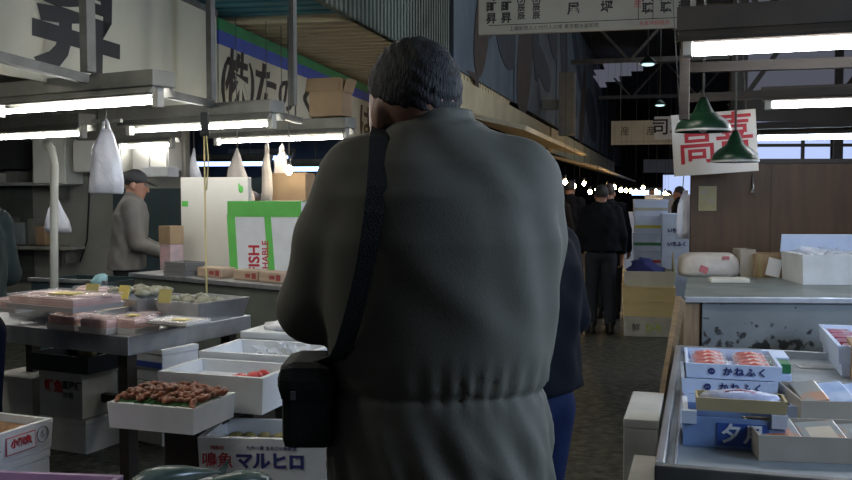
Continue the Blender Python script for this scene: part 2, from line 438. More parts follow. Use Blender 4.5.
    link('trousers', T.mesh('trousers', pants), root)
    so = MB()
    for sx in (-1, 1):
        y0 = -.02 + stride * sx * .6
        so.loft([(0, sx * feet, y0 + .05, .048, .135), (.025, sx * feet, y0 + .05, .05, .138), (.06, sx * feet, y0 + .03, .046, .11), (.11, sx * feet, y0 - .01, .045, .06), (.13, sx * feet, y0 - .015, .04, .05)], 16)
    part('shoes', so, shoe_black, root)
    if cap:
        K = Body(hc - .2, hc + .22, .007)
        K.ell(P(0, -.012, .055), (.088 * q, .104 * q, .082 * q), .01, yaw, -nod)
        nb2 = Rm @ V3(0, .12, -1); nb2 /= np.linalg.norm(nb2); K.cutplane(P(0, 0, .035), nb2)
        K.ell(P(0, .115, .045), (.062 * q, .065 * q, .008), .006, yaw, -nod - .18)
        link('cap', K.mesh('cap', cap), root)
    return root, jo, P, hc

# ================================================================== SETTING
AIS = R(-14)                     # the aisle runs 14 degrees to the right of the view
def wallx(y): return -0.45 + (y - 8.8) * math.tan(R(15.3))      # line of the wall above the left stalls
floor_m = mat('wet_floor', (0.055, 0.056, 0.040), 0.40, c2=(0.020, 0.021, 0.016), scale=14, rough2=0.65, bump=1.0, bscale=22, detail=8)
m = MB(); m.box((6, 28, -.05), (60, 76, .1)); struct('floor', m, floor_m)
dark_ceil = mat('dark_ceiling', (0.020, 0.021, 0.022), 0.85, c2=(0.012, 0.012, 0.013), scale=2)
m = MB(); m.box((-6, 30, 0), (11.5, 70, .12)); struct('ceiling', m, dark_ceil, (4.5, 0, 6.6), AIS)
# pale translucent roof sheets over the right-hand stalls, carried by dark trusses
roof_pale = mat('roof_sheet_pale', (0.30, 0.31, 0.36), 0.7, c2=(0.20, 0.21, 0.25), scale=2.5)
m = MB()
for k in range(14): m.box((0, 3.2 + k * 1.9, .015 * (k % 2)), (9.5, 1.5, .03), ry=R(-9))
struct('roof_right', m, [roof_pale], (8.2, 0, 6.0), AIS)
for k, (yy, zz) in enumerate(((10.6, 3.35), (13.4, 4.0))):
    m = MB(); m.box((4.2, 0, 0), (9.0, .08, .10)); m.box((4.2, 0, 1.5), (9.0, .08, .10))
    for j in range(7):
        m.box((.5 + 1.25 * j, 0, .75), (.06, .06, 1.75), ry=R(38 if j % 2 else -38))
    for j in range(4): m.box((1.1 + 2.5 * j, 0, .75), (.08, .08, 1.4))
    struct('trim_%d' % (k + 1), m, dark_wood, (1.75 + (yy - 5) * .26, yy, zz), R(-17))
m = MB()
for j, (xx, zz) in enumerate(((3.0, 3.45), (4.4, 4.0), (5.8, 4.4))): m.box((xx, 11, zz), (.12, 16, .14))
struct('trim_5', m, dark_wood, (.4, 0, .6), AIS)

for k, yy in enumerate((17, 24, 33)):
    m = MB(); m.box((0, 0, 0), (9, .10, .12)); m.box((0, 0, 1.25), (9, .10, .12))
    for j in range(8): m.box((-4 + 1.15 * j, 0, .62), (.07, .07, 1.6), ry=R(42 if j % 2 else -42))
    struct('trim_%d' % (7 + k), m, pole_metal, (yy * .235 + .9, yy, 5.1), AIS)
# soffit of corrugated sheet between the banner line and the upper wall
def banner_x(y): return -1.77 + .2 * (y - 7.7)
def slats(y0, y1, z, pitch):
    mb = MB(); n = int((y1 - y0) / pitch)
    def quadbox(ya, yb, za, zb):
        P = [(banner_x(ya) - .45, ya), (wallx(ya - .25) + .02, ya - .25), (wallx(yb - .25) + .02, yb - .25), (banner_x(yb) - .45, yb)]
        a = [mb.bm.verts.new((x, y, za)) for x, y in P]; b = [mb.bm.verts.new((x, y, zb)) for x, y in P]
        mb._face(a[::-1]); mb._face(b)
        for k in range(4): mb._face((a[k], a[(k + 1) % 4], b[(k + 1) % 4], b[k]))
    for i in range(n): quadbox(y0 + i * pitch, y0 + (i + .62) * pitch, z, z + .06)
    quadbox(y0, y1, z + .06, z + .09)
    return mb
teal_sheet = mat('teal_sheet', (0.07, 0.24, 0.29), 0.5, c2=(0.05, 0.18, 0.23), scale=3)
beige_sheet = mat('beige_sheet', (0.72, 0.60, 0.38), 0.55, c2=(0.62, 0.51, 0.31), scale=3)
struct('ceiling_soffit', slats(8.35, 16.0, 3.05, .20), beige_sheet)
struct('ceiling_soffit_teal', slats(3.8, 8.33, 3.07, .20), teal_sheet)
# the wall above the soffit: ribbed grey sheet, then painted boards
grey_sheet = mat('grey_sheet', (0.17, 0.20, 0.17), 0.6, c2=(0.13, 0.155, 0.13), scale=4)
dirw = R(15.3)
def along_wall(name, y0, y1, z0, z1, t, m_, ribs=0):
    L_ = (y1 - y0) / math.cos(dirw); mb = MB(); mb.box((0, L_ / 2, (z1 - z0) / 2), (t, L_, z1 - z0))
    if ribs:
        k = int(L_ / ribs)
        for i in range(k): mb.box((t / 2 + .012, (i + .5) * ribs, (z1 - z0) / 2), (.024, ribs * .45, z1 - z0))
    return mb, (wallx(y0), y0, z0)
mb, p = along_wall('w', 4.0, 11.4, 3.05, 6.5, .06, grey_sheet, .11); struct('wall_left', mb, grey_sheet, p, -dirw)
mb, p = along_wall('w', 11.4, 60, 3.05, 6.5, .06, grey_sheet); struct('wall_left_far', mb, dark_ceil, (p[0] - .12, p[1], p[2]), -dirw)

# mural boards of swimming fish above the stalls
mural_pale = mat('mural_pale', (0.115, 0.15, 0.185), 0.7, c2=(0.075, 0.105, 0.14), scale=1.6)
mural_dark = mat('mural_dark', (0.020, 0.028, 0.045), 0.7, c2=(0.035, 0.045, 0.065), scale=4)
mural_brown = mat('mural_brown', (0.065, 0.042, 0.035), 0.7, c2=(0.04, 0.028, 0.024), scale=4)
def fish_shape(L_, H_):
    pts = []
    for i in range(13):
        a = math.pi * i / 12; pts.append((L_ / 2 * math.cos(a), H_ * .5 * math.sin(a) ** .8))
    pts += [(-L_ * .68, H_ * .55), (-L_ * .58, 0), (-L_ * .68, -H_ * .5)]
    for i in range(12, -1, -1):
        a = math.pi * i / 12
        if 0 < i < 12: pts.append((L_ / 2 * math.cos(a), -H_ * .5 * math.sin(a) ** .8))
    pts += []
    return pts
mur = [(11.5, 15.8, 'pale blue mural board with a big dark fish just past the standing man\'s head'),
       (15.9, 21.5, 'blue mural board with brown and dark fish, second along the aisle wall'),
       (21.6, 29.0, 'dim mural board with dark fish, third along the aisle wall'),
       (29.1, 38.5, 'farthest dim mural board with dark fish, deep in the aisle')]
for i, (y0, y1, lb) in enumerate(mur):
    L_ = (y1 - y0) / math.cos(dirw); mb = MB(); mb.box((0, L_ / 2, 1.65), (.05, L_ - .06, 3.2))
    b = solid('mural_board', mb, mural_pale, lb, 'mural', (wallx(y0) + .03, y0, 3.08), -dirw, 'fish mural boards')
    for j in range(4):
        fx = L_ * (.2 + .21 * j); fz = (2.3, .95, 1.9, 1.1)[(j + i) % 4]
        mb = MB(); mb.poly(fish_shape(L_ * .42, (1.5, .9, .7, 1.1)[j]), .006)
        part('painted_fish', mb, (mural_dark, mural_brown, mural_dark, mural_dark)[(j + i) % 4], b, (.033 + .004 * (j % 2), fx, fz), (0, R((25, -60, 75, 10)[(j + i) % 4]), R(90)))
post_m = mat('post_paint', (0.22, 0.22, 0.19), 0.6)
m = MB(); m.box((0, 0, .65), (.32, .35, 1.3)); m.box((-.3, 0, .65), (.4, .2, .2)); struct('trim_6', m, post_m, (wallx(19) + .62, 19, 2.75), -dirw)

# yellowish fascia under the upper wall
fascia_m = mat('fascia_panel', (0.60, 0.52, 0.33), 0.45, c2=(0.48, 0.40, 0.25), scale=2)
under_m = mat('fascia_under', (0.55, 0.50, 0.38), 0.5, c2=(0.42, 0.38, 0.28), scale=1.5)
def fascia(y0, y1, zt, zb, off, lb, mat_):
    L_ = (y1 - y0) / math.cos(dirw); mb = MB()
    mb.box((0, L_ / 2, (zt - zb) / 2), (.08, L_, zt - zb))
    o = solid('fascia_panel', mb, mat_, lb, 'fascia', (wallx(y0) + off, y0, zb), -dirw, 'fascia panels along the aisle'); return o
fa = fascia(11.6, 20.0, 3.0, 2.62, .08, 'yellowish stall fascia running out from behind the standing man\'s head', fascia_m)
part('lower_canopy', MB().box((.42, 4.2, -.16), (.95, 8.3, .06), ry=R(14)), under_m, fa)
fb = fascia(20.15, 42.0, 3.0, 2.45, .10, 'farther yellowish stall fascia above the aisle bulbs', fascia_m)
part('lower_canopy', MB().box((.5, 11, -.2), (1.1, 21, .06), ry=R(14)), under_m, fb)

# far end of the hall with daylight
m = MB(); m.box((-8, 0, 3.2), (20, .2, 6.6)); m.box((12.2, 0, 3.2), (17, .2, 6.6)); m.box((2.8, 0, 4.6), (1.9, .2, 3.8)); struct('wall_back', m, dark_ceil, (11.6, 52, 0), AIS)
m = MB(); m.box((0, 0, 1.3), (1.9, .05, 2.6)); struct('window_1', m, day_pane, (14.4, 51.9, .05), AIS)
for i in range(4):
    m = MB(); m.box((0, 0, 0), (.9, 3.2, .04)); p = at((592, 606, 618, 630)[i], (82, 76, 70, 65)[i], 33); struct('window_%d' % (20 + i), m, sky_pane, (p.x, p.y, min(p.z, 6.45)), AIS)
# hall wall on the right with a strip of windows high above the stalls
hall_wall = mat('hall_wall', (0.07, 0.065, 0.058), 0.8, c2=(0.045, 0.042, 0.038), scale=1.2)
WX = 4.9
m = MB()
m.box((4.8, 0, 1.0), (9.6, .12, 2.0)); m.box((4.8, 0, 2.86), (9.6, .12, .36)); m.box((4.8, 0, 5.9), (9.6, .12, .5))
m.box((.10, 0, 3.0), (.2, .12, 6.0)); m.box((9.5, 0, 3.0), (.2, .12, 6.0))
struct('wall_right', m, hall_wall, (WX, 14.6, 0), R(-3))
for i in range(6):
    m = MB(); m.box((0, 0, .34), (1.38, .03, .68)); w = struct('window_%d' % (i + 2), m, day_pane, (WX + .92 + 1.5 * i, 14.6 - .08 * i, 2.0), R(-3))
    fr = MB(); fr.box((0, -.03, .30), (1.4, .06, .05)); fr.box((-.70, -.03, .34), (.14, .08, .68)); fr.box((.25, -.03, .34), (.05, .05, .68)); part('window_frame', fr, dark_wood, w)
    m = MB(); m.box((0, 0, 1.3), (1.46, .03, 2.6)); w = struct('window_%d' % (i + 8), m, sky_pane, (WX + .92 + 1.5 * i, 14.6 - .08 * i, 3.04), R(-3))  # upper glowing panes added in place of the sky-lit roof sheets
    fr = MB(); fr.box((-.70, -.03, 1.3), (.10, .08, 2.6)); fr.box((0, -.03, .9), (1.4, .05, .05)); fr.box((0, -.03, 1.8), (1.4, .05, .05)); fr.box((.2, -.05, 1.3), (.07, .05, 2.9), ry=R(35)); part('window_frame', fr, dark_wood, w)

# left stall interior walls
stall_wall = mat('stall_wall', (0.27, 0.27, 0.235), 0.65, c2=(0.20, 0.20, 0.175), scale=2)
teal_dark = mat('teal_dark', (0.030, 0.055, 0.060), 0.6, c2=(0.022, 0.040, 0.045), scale=2)
dark_recess = mat('dark_recess', (0.035, 0.040, 0.038), 0.7)
LW = R(-13)
m = MB(); m.box((-1.6, 0, 1.3), (4.9, .1, 2.6)); struct('wall_stall', m, stall_wall, (-3.35, 9.75, 0), LW)
m = MB(); m.box((.1, 0, .85), (3.0, .1, 1.7)); struct('wall_stall_rear', m, teal_dark, (-2.6, 10.4, 0), LW)
m = MB(); m.box((-.2, 0, 1.5), (5.8, .1, 3.0)); struct('wall_rear', m, mat('rear_blue', (.06, .085, .13), .6, c2=(.035, .05, .08), scale=3), (-3.6, 15.5, 0), LW)
m = MB(); m.box((0, 1.2, 0), (6.0, 10, .06)); struct('ceiling_stall', m, mat('stall_ceil', (.20, .20, .175), .7), (-4.75, 8.6, 2.72), R(-11.5))

# ================================================================== BANNERS AND SIGNS
bdir = math.atan(.2)
def bpt(y, z): return (banner_x(y), y, z)
by0, by1 = 4.3, 7.66
L_ = (by1 - by0) / math.cos(bdir)
m = MB(); m.box((0, L_ / 2, .42), (.03, L_, .84)); m.mi = 1; m.box((.0, L_ / 2, .865), (.06, L_, .05))
ban1 = solid('stall_banner', m, [banner_cloth, pole_metal], 'cream stall banner with one huge black brush character, at the upper left', 'banner', (*bpt(by0, 2.16)[:2], 2.16), -bdir)
def on_banner(ban, y0, s, y, z, size, sx, bold=.012, shear=0.0, m_=ink):
    text(s, size, m_, ban, (.018, (y - y0) / math.cos(bdir), z), (R(90), 0, R(90)), sx, bold, shear)
on_banner(ban1, by0, '昇', 5.66, .38, .80, 1.22, .024, .05)
by2, by3 = 7.70, 15.6
L_ = (by3 - by2) / math.cos(bdir)
m = MB(); m.box((0, L_ / 2, .29), (.03, L_, .58)); m.mi = 1; m.box((0, L_ / 2, .64), (.034, L_, .12)); m.mi = 2; m.box((0, L_ / 2, .75), (.034, L_, .10))
ban2 = solid('stall_banner', m, [banner_cloth, blue_band, green_band], 'long stall banner with blue and green top stripes and black brush lettering', 'banner', (*bpt(by2, 2.2)[:2], 2.2), -bdir)
for ch, y, z, s, sx, bo in (('(', 7.78, .30, .50, 1.2, .004), ('株', 8.05, .31, .48, 1.05, .014), (')', 8.38, .31, .50, 1.2, .004), ('た', 8.72, .30, .50, 1.3, .012), ('の', 9.30, .30, .40, 1.3, .008), ('く', 10.08, .30, .60, 1.5, .008), ('ま', 11.35, .28, .5, 1.4, .01), ('は', 12.35, .28, .46, 1.5, .012)):
    on_banner(ban2, by2, ch, y, z, s, sx, bo, .12 if ch in '(株)た' else 0)
# hanging seat-guide sign over the aisle
sign_cream = mat('sign_cream', (0.38, 0.37, 0.31), 0.6, c2=(0.32, 0.31, 0.26), scale=2)
def guide_sign(c, w, h, rz, lb, faint=False):
    s = thing('hanging_sign', lb, 'sign', c, rz, 'seat guide signs over the aisle')
    m = MB(); m.box((0, 0, h / 2), (w, .05, h)); part('panel', m, sign_cream, s)
    m = MB()
    for x in (-w * .38, w * .38): m.tube([(x, 0, h - .02), (x, 0, h + (2.2 if not faint else 1.8))], .012, 6)
    part('hanging_rod', m, pole_metal, s)
    m = MB(); m.box((.0, -.028, .085), (w * .9, .004, .006)); m.box((w * .245, -.028, h * .55), (.006, .004, h * .9)); m.box((w * .31, -.028, h * .55), (.006, .004, h * .9))
    part('ruled_line', m, ink, s)
    return s
SA = R(-13)
s1 = guide_sign((1.455, 8.35, 3.00), 1.96, .80, SA, 'cream hanging sign with black columns of characters over the aisle')
for x, st, zz in ((-.86, '司\n町\n昇', .25), (-.72, '司\n町\n昇', .25), (-.10, '尾', .20), (.20, '坪', .20), (.56, '大\n八\n聴', .28), (.72, '大\n八\n聴', .28), (.87, '大\n水\n産', .28)):
    text(st, .105 if len(st) > 1 else .12, ink, s1, (x, -.027, zz), sx=.95, bold=.003)
for x in (-.58, -.44): text('(2)\n(3)\n辰\n辰', .075, ink, s1, (x, -.027, .27), sx=.95, bold=.002)
text('三\n産', .09, ink_red, s1, (.475, -.027, .27), sx=.8)
text('上場卸売人と代行人の席 東京都水産卸売', .045, ink, s1, (-.28, -.027, .045), sx=1.0)
text('水産仲卸組合', .045, ink_red, s1, (.62, -.027, .045))
s2 = guide_sign((6.55, 26.5, 2.98), 2.2, .70, SA, 'small distant cream hanging sign far down the aisle', True)
for x in (-.7, .05): text('産', .28, ink, s2, (x, -.027, .38))
wb = solid('white_sign_board', MB().box((0, 0, .31), (1.25, .04, .62)), mat('sign_white', (.55, .57, .60), .5), 'white sign board with black characters overlapping the distant cream sign', 'sign', (6.85, 24.6, 3.02), SA)
text('司水', .48, ink, wb, (-.22, -.022, .31), bold=.008)
for i, (px, w) in enumerate(((662, 40), (684, 34))):
    p = at(px, 166, 34); o = solid('far_sign_panel', MB().box((0, 0, 0), (1.35, .05, .5)), mat('far_sign', (.20, .22, .26), .6), ('left', 'right')[i] + ' one of two dim grey sign panels deep in the hall', 'sign', p, SA)
    part('hanging_rod', MB().tube([(-.5, 0, .25), (-.5, 0, 4.1)], .015, 5).tube([(.5, 0, .25), (.5, 0, 4.1)], .015, 5), pole_metal, o)
# red character sign above the wooden partition
p = at(714.5, 143, 7.0)
rs = solid('red_character_sign', MB().box((0, 0, 0), (.635, .02, .475)), mat('sign_paper', (.62, .60, .56), .6, c2=(.55, .53, .49), scale=3), 'white board with red brush characters hanging above the wooden partition', 'sign', p, 0, rot=(0, R(-4), R(-6)))
text('高', .33, ink_red, rs, (-.135, -.012, -.02), sx=.92, bold=.004)
text('喜', .33, ink_red, rs, (.15, -.012, .05), sx=.9, bold=.004)
part('hanging_wire', MB().tube([(-.25, 0, .23), (-.25, 0, 1.35)], .004, 5).tube([(.25, 0, .23), (.25, 0, 1.2)], .004, 5), pole_metal, rs)

# ================================================================== LAMPS
def tube_lamp(c, rz, L_, lb, group, n=1, tm=None, hood=None, hw=.17, hh=.09, tr=.015, up=None, rod_to=None, rods=(-.35, .35), cat='lamp'):
    """c: centre of the tube"""
    t = thing('fluorescent_lamp', lb, cat, c, rz, group)
    m = MB(); m.box((0, 0, .075 + hh / 2), (L_ + .10, hw, hh)); m.box((0, -hw * .42, .06), (L_ + .08, hw * .12, .07), rx=R(-35)); m.box((0, hw * .42, .06), (L_ + .08, hw * .12, .07), rx=R(35))
    part('hood', m, hood or hood_metal, t, bev=.006)
    for i in range(n):
        y = (i - (n - 1) / 2) * .055
        part('tube', MB().tube([(-L_ / 2 + .03, y, 0), (L_ / 2 - .03, y, 0)], tr, 8), tm or tube_white, t)
    if up: part('upper_tube', MB().tube([(-L_ / 2 + .03, 0, .10 + hh), (L_ / 2 - .03, 0, .10 + hh)], tr, 8), up, t)
    if rod_to:
        for sx in rods: part('hanging_rod', MB().tube([(sx * L_, 0, .07 + hh), (sx * L_, 0, rod_to - c[2])], .008, 6), pole_metal, t)
    for sx in (-1, 1):
        m = MB(); m.box((sx * (L_ / 2), 0, .02), (.045, .05 + .055 * (n - 1), .11), bev=.006); part('lamp_holder', m, mat('holder', (.42, .42, .38), .5), t)
    return t
LR = R(-29)
def lamp_from(px1, py1, z, L_, lb, rz=LR, end='r', **k):
    e = atz(px1, py1, z); s = -1 if end == 'r' else 1
    c = e + rotv(s * L_ / 2, 0, rz); return tube_lamp((c.x, c.y, z), rz, L_, lb, 'fluorescent lamps over the left stall' if 'left' in lb or 'stall' in lb else 'fluorescent lamps over the right stalls', **k), c
tube_fill = emat('tube_fill', (1.0, .94, .82), 40)
lp1, c1 = lamp_from(158, 101, 2.02, 1.36, 'nearest left fluorescent lamp, below the huge brush character')
lp2, c2 = lamp_from(272, 124, 2.0, 1.40, 'second left fluorescent lamp, holding the hook with yellow strings')
lp3, c3 = lamp_from(346, 137, 2.0, 1.46, 'third left fluorescent lamp, with a brown carton resting on its hood', rod_to=3.05, rods=(-.35, .13))
lp4, c4 = lamp_from(83, 134, 2.0, 1.36, 'short-looking left fluorescent lamp at the picture edge beside the white pipe', rod_to=2.69)
lp5, c5 = lamp_from(172, 145, 2.0, 1.25, 'fluorescent lamp in the stall behind the hanging plastic bag', tr=.016, rod_to=2.69)
# deep in the next stall
for px, py, Y, L_, lb in ((206, 164, 13.2, 1.9, 'bluish fluorescent lamp at the stall rear, left of the white hanging bag'), (262, 158, 13.6, .9, 'bluish fluorescent lamp at the stall rear, right of the white hanging bag'), (302, 169, 12.6, .55, 'small bluish fluorescent lamp at the stall rear beside the bare bulb')):
    tube_lamp(at(px, py, Y), R(-8), L_, lb, 'bluish lamps at the stall rear', tm=tube_blue, hw=.16, hh=.06, tr=.03, rod_to=2.69)
# unseen lamps added to brighten the banners and the soffit
for x, y, z, rz_, L_, lb in ((-.75, 4.15, 2.72, -20, 1.3, 'added twin-tube fill lamp over the aisle above the picture'), (.75, 5.6, 2.98, -20, 1.3, 'added twin-tube fill lamp farther over the aisle above the picture'), (-3.5, 4.3, 2.35, 60, 1.3, 'added twin-tube fill lamp beside the left stall outside the picture')):
    t = thing('fluorescent_lamp', lb, 'lamp', (x, y, z), R(rz_), 'added fill lamps outside the picture')
    part('housing', MB().box((0, 0, .05), (L_, .05, .05)), hood_metal, t)
    for q in (-1, 1): part('tube', MB().tube([(-L_ / 2, q * .045, 0), (L_ / 2, q * .045, 0)], .016, 8), tube_fill, t)
    part('hanging_rod', MB().tube([(0, 0, .07), (0, 0, 6.45 - z)], .008, 6), pole_metal, t)
RR = R(-19)
brown_hood = mat('brown_hood', (0.06, 0.046, 0.032), 0.6, c2=(0.04, 0.032, 0.023), scale=4)
e = atz(690, 49, 2.25)
def rlamp(px, py, z, L_, n, tr, lb, tm=tube_right, hw=.30, hh=.12, hood=None):
    e = atz(px, py, z); c = e + rotv(L_ / 2, 0, RR); return tube_lamp((c.x, c.y, z), RR, L_, lb, 'fluorescent lamps over the right stalls', n=n, tr=tr, tm=tm, hw=hw, hh=hh, hood=hood or brown_hood), c
rl1, rc1 = rlamp(688, 50, 2.25, 1.45, 2, .030, 'big twin-tube lamp with brown hood, nearest on the right')
rl2, rc2 = rlamp(768, 105, 2.15, 1.3, 1, .026, 'second lamp on the right, below the big twin-tube lamp', hw=.14, hh=.05)
rl3, rc3 = rlamp(755, 138, 2.1, 1.45, 2, .026, 'third lamp on the right, just above the wooden partition', tm=emat('tube_far', (.75, .87, 1.0), 14), hw=.2, hh=.05)
def rod(name, lb, pts, r, cat='pole', m_=pole_metal, group=None):
    return solid(name, MB().tube([Vector(p) - Vector(pts[0]) for p in pts], r, 8), m_, lb, cat, pts[0], 0, group)
def bar(name, lb, a, b, w, h, cat, m_, group=None, z_off=0):
    a, b = Vector(a), Vector(b); d = b - a; L_ = d.length
    o = solid(name, MB().box((L_ / 2, 0, 0), (L_, w, h)), m_, lb, cat, a, 0, group); o.rotation_euler = d.to_track_quat('X', 'Z').to_euler(); return o
# steel frame carrying the left lamps
def post(px, Y, zb, zt, r, lb, w=None):
    p = at(px, 60, Y); return solid('lamp_pole', MB().box((0, 0, (zt - zb) / 2), (r * 2, r * 2, zt - zb)), pole_metal, lb, 'pole', (p.x, p.y, zb), LR, 'steel poles of the lamp frame')
post(88, 5.10, 2.19, 4.6, .030, 'thick square steel pole in front of the huge brush character')
post(211, 6.60, 2.19, 3.07, .024, 'square steel pole left of the brush lettering')
post(293, 7.0, 2.19, 3.07, .022, 'square steel pole in the middle of the brush lettering')
bar('frame_bar', 'grey steel bar sloping towards the pole at the upper left', at(-20, 52, 4.45), at(86, 79, 5.02), .05, .05, 'bar', pole_metal, 'bars of the lamp frame')
bar('frame_bar', 'grey steel bar between the first and second lamps', at(150, 91, 5.2), at(212, 104, 6.55), .05, .05, 'bar', pole_metal, 'bars of the lamp frame')
bar('frame_bar', 'grey steel bar between the second and third lamps', at(268, 112, 6.45), at(300, 121, 7.5), .05, .05, 'bar', pole_metal, 'bars of the lamp frame')
# wooden hangers on the right
p = at(687, 40, 4.75)
solid('lamp_post', MB().box((0, 0, 0), (.05, .06, 1.75)), dark_wood, 'dark wooden hanger at the left end of the big twin-tube lamp', 'post', (p.x + .025, p.y + .12, 2.78), RR)
for (px0, py0, px1, py1, Y0, Y1, w, lb) in ((684, 68, 900, 61, 5.2, 4.7, .055, 'dark wooden beam right below the big twin-tube lamp'), (690, 98, 900, 88, 6.7, 6.2, .06, 'dark wooden beam carrying the second lamp on the right'),
                                      (752, 126, 900, 122, 9.2, 8.8, .07, 'dark wooden beam just above the third lamp on the right')):
    bar('wooden_beam', lb, at(px0, py0, Y0), at(px1, py1, Y1), .06, w, 'beam', dark_wood, 'wooden lamp beams on the right')
# green enamel shades
enamel = mat('green_enamel', (0.010, 0.042, 0.020), 0.3, c2=(0.007, 0.030, 0.015), scale=4)
def shade(px, py, Y, dia, lb, rod_h):
    c = at(px, py, Y); t = thing('pendant_lamp', lb, 'lamp', c, 0, 'green pendant lamps'); k = dia / 2
    m = MB(); rows = [(0, k), (.012, k), (.05, k * .93), (.085, k * .72), (.115, k * .45), (.14, k * .22), (.17, k * .17), (.22, k * .12)]
    m.loft([(z, 0, 0, r, r) for z, r in rows] + [(z - .006, 0, 0, r * .93, r * .93) for z, r in rows[:5][::-1]], 32, cap=False)
    part('lamp_shade', m, enamel, t)
    part('rim', MB().loft([(-.006, 0, 0, k * 1.0, k * 1.0), (.008, 0, 0, k * 1.015, k * 1.015), (.008, 0, 0, k * .97, k * .97), (-.006, 0, 0, k * .96, k * .96)], 32, cap=False), mat('enamel_white', (.35, .36, .34), .4), t)
    part('bulb', MB().ball((0, 0, .03), .035, 2, (1, 1, 1.3)), mat('bulb_off', (.5, .5, .46), .2), t)
    part('cord', MB().tube([(0, 0, .21), (0, 0, rod_h)], .008, 6), pole_metal, t)
shade(703, 131, 6.0, .36, 'green enamel lamp shade hanging higher, left of its twin', 1.55)
shade(735, 161.5, 6.45, .33, 'green enamel lamp shade hanging lower, in front of the red characters', 1.7)
# small far lamps in the dark roof
for px, py, Y, lb in ((648, 64, 17, 'tiny far lamp high in the dark roof, upper of two'), (660, 105, 24, 'tiny far lamp high in the dark roof, lower of two')):
    t = thing('high_bay_lamp', lb, 'lamp', at(px, py, Y), 0, 'far lamps in the dark roof')
    part('lamp_shade', MB().loft([(0, 0, 0, .17, .17), (.08, 0, 0, .1, .1), (.14, 0, 0, .03, .03)], 16), enamel, t)
    part('bulb', MB().ball((0, 0, -.01), .12, 2, (1, 1, .25)), emat('bay_light_%d' % px, (.55, .85, .9), 1.6), t)
    part('cord', MB().tube([(0, 0, .14), (0, 0, .14 + 6.5 - t.location.z if t.location.z < 6.3 else .3)], .012, 5), pole_metal, t)
tube_lamp(at(646, 192.5, 31), R(-14), 1.0, 'far bluish white lamp glowing above the box stacks at the end of the aisle', None, n=2, tm=tube_blue, tr=.09, rod_to=6.5)
# bare bulbs along the aisle
bulbs = [(565, 182, 12), (574, 186, 13.4), (584, 183.5, 15), (590, 192, 14.2), (597, 190.5, 18), (607, 187, 17), (614, 187.5, 19), (621, 190, 21), (626, 190.5, 23), (631, 191, 25), (636, 191, 27), (643, 188, 22), (656, 191, 25.6), (665, 194.5, 18), (668, 196, 20)]
for i, (px, py, Y) in enumerate(bulbs):
    c = at(px, py, Y); r = (.030 if Y < 16 else .045)
    t = thing('hanging_bulb', 'small warm bare bulb hanging in the row along the dim aisle', 'bulb', c, 0, 'bare bulbs along the aisle')
    part('bulb', MB().ball((0, 0, 0), r, 2, (1, 1, 1.25)), bulb_warm, t)
    part('socket', MB().tube([(0, 0, r * 1.15), (0, 0, r * 1.15 + .06)], .018, 8), mat('socket', (.05, .05, .05), .5), t)
    part('cord', MB().tube([(0, 0, r + .06), (0, 0, 6.55 - c.z)], .002, 4), black_cloth, t)
c = at(289, 170, 7.9); t = thing('hanging_bulb', 'bright bare bulb at the stall rear above the green taped box', 'bulb', c)
part('bulb', MB().ball((0, 0, 0), .035, 2, (1, 1, 1.25)), bulb_star, t); part('socket', MB().tube([(0, 0, .04), (0, 0, .1)], .02, 8), mat('socket', (.05, .05, .05), .5), t)
part('cord', MB().tube([(0, 0, .1), (0, 0, 3.05 - c.z)], .006, 5), pole_metal, t)

# ================================================================== FOAM BOXES AND CARTONS
def open_box(name, w, d, h, m_, label, loc, rz, group=None, t=.025, fl=.03, cat='box', taper=.965, bev=.004):
    m = MB(); m.tray(w, d, h, t, fl, taper); o = solid(name, m, m_, label, cat, loc, rz, group, bev)
    return o
def closed_box(name, w, d, h, m_, label, loc, rz, group=None, lid=.035, cat='box', lid_m=None):
    m = MB(); m.box((0, 0, (h - lid) / 2), (w * .985, d * .985, h - lid), bev=.006)
    o = solid(name, m, m_, label, cat, loc, rz, group)
    m = MB(); m.box((0, 0, h - lid / 2), (w, d, lid), bev=.006); part('lid', m, lid_m or m_, o); return o
FOAMS = 'white foam boxes of the left stall'

# ---- foreground left: trestle board with shrimp box and the row of big boxes
tr_rz = R(-17)
tb = thing('trestle_board', 'dark wooden board on crates under the white foam boxes at lower left', 'board', (-.86, 3.72, 0), tr_rz)
part('board', MB().box((-.05, .38, .615), (.32, 1.35, .05), bev=.004), dark_wood, tb)
for x, y in ((-.08, -.06), (-.08, .4), (-.05, .85)): part('crate', MB().box((x, y, .29), (.16, .22, .58), bev=.006), dark_wood, tb)
zb = .642
def ctr(pxl, pyl, pxr, pyr, ztop, d):
    a = atz(pxl, pyl, ztop); b = atz(pxr, pyr, ztop); v = b - a; rz = math.atan2(v.y, v.x); c = (a + b) / 2 + rotv(0, d / 2, rz)
    return (c.x, c.y), v.length, rz
(cx, cy), w, rz = ctr(107, 401, 189, 410, zb + .095, .29); rz = R(-18)
shrimp_box = open_box('foam_box', w, .29, .095, foam, 'shallow white foam box heaped with red-brown shrimps', (cx, cy, zb), rz, FOAMS, t=.022, fl=.05)
leaf = mat('bamboo_leaf', (.05, .16, .05), .5, c2=(.03, .10, .03), scale=20)
m = MB(); m.box((0, 0, .088), (w - .06, .225, .006), bev=.002)
for i in range(16):
    a = random.uniform(-.5, .5); m.box((-w * .40 + w * .8 * i / 15, -.105 + .01 * random.random(), .096), (.04, .045, .004), rz=a, rx=.25)
lf = solid('leaf_sheet', m, leaf, 'green leaf sheet lining the box of shrimps', 'leaf', (cx, cy, zb + .004), rz)
shr_m = mat('shrimp', (.34, .115, .055), .45, c2=(.17, .075, .045), scale=25)
shr_p = mat('shrimp_pale', (.48, .22, .12), .4)
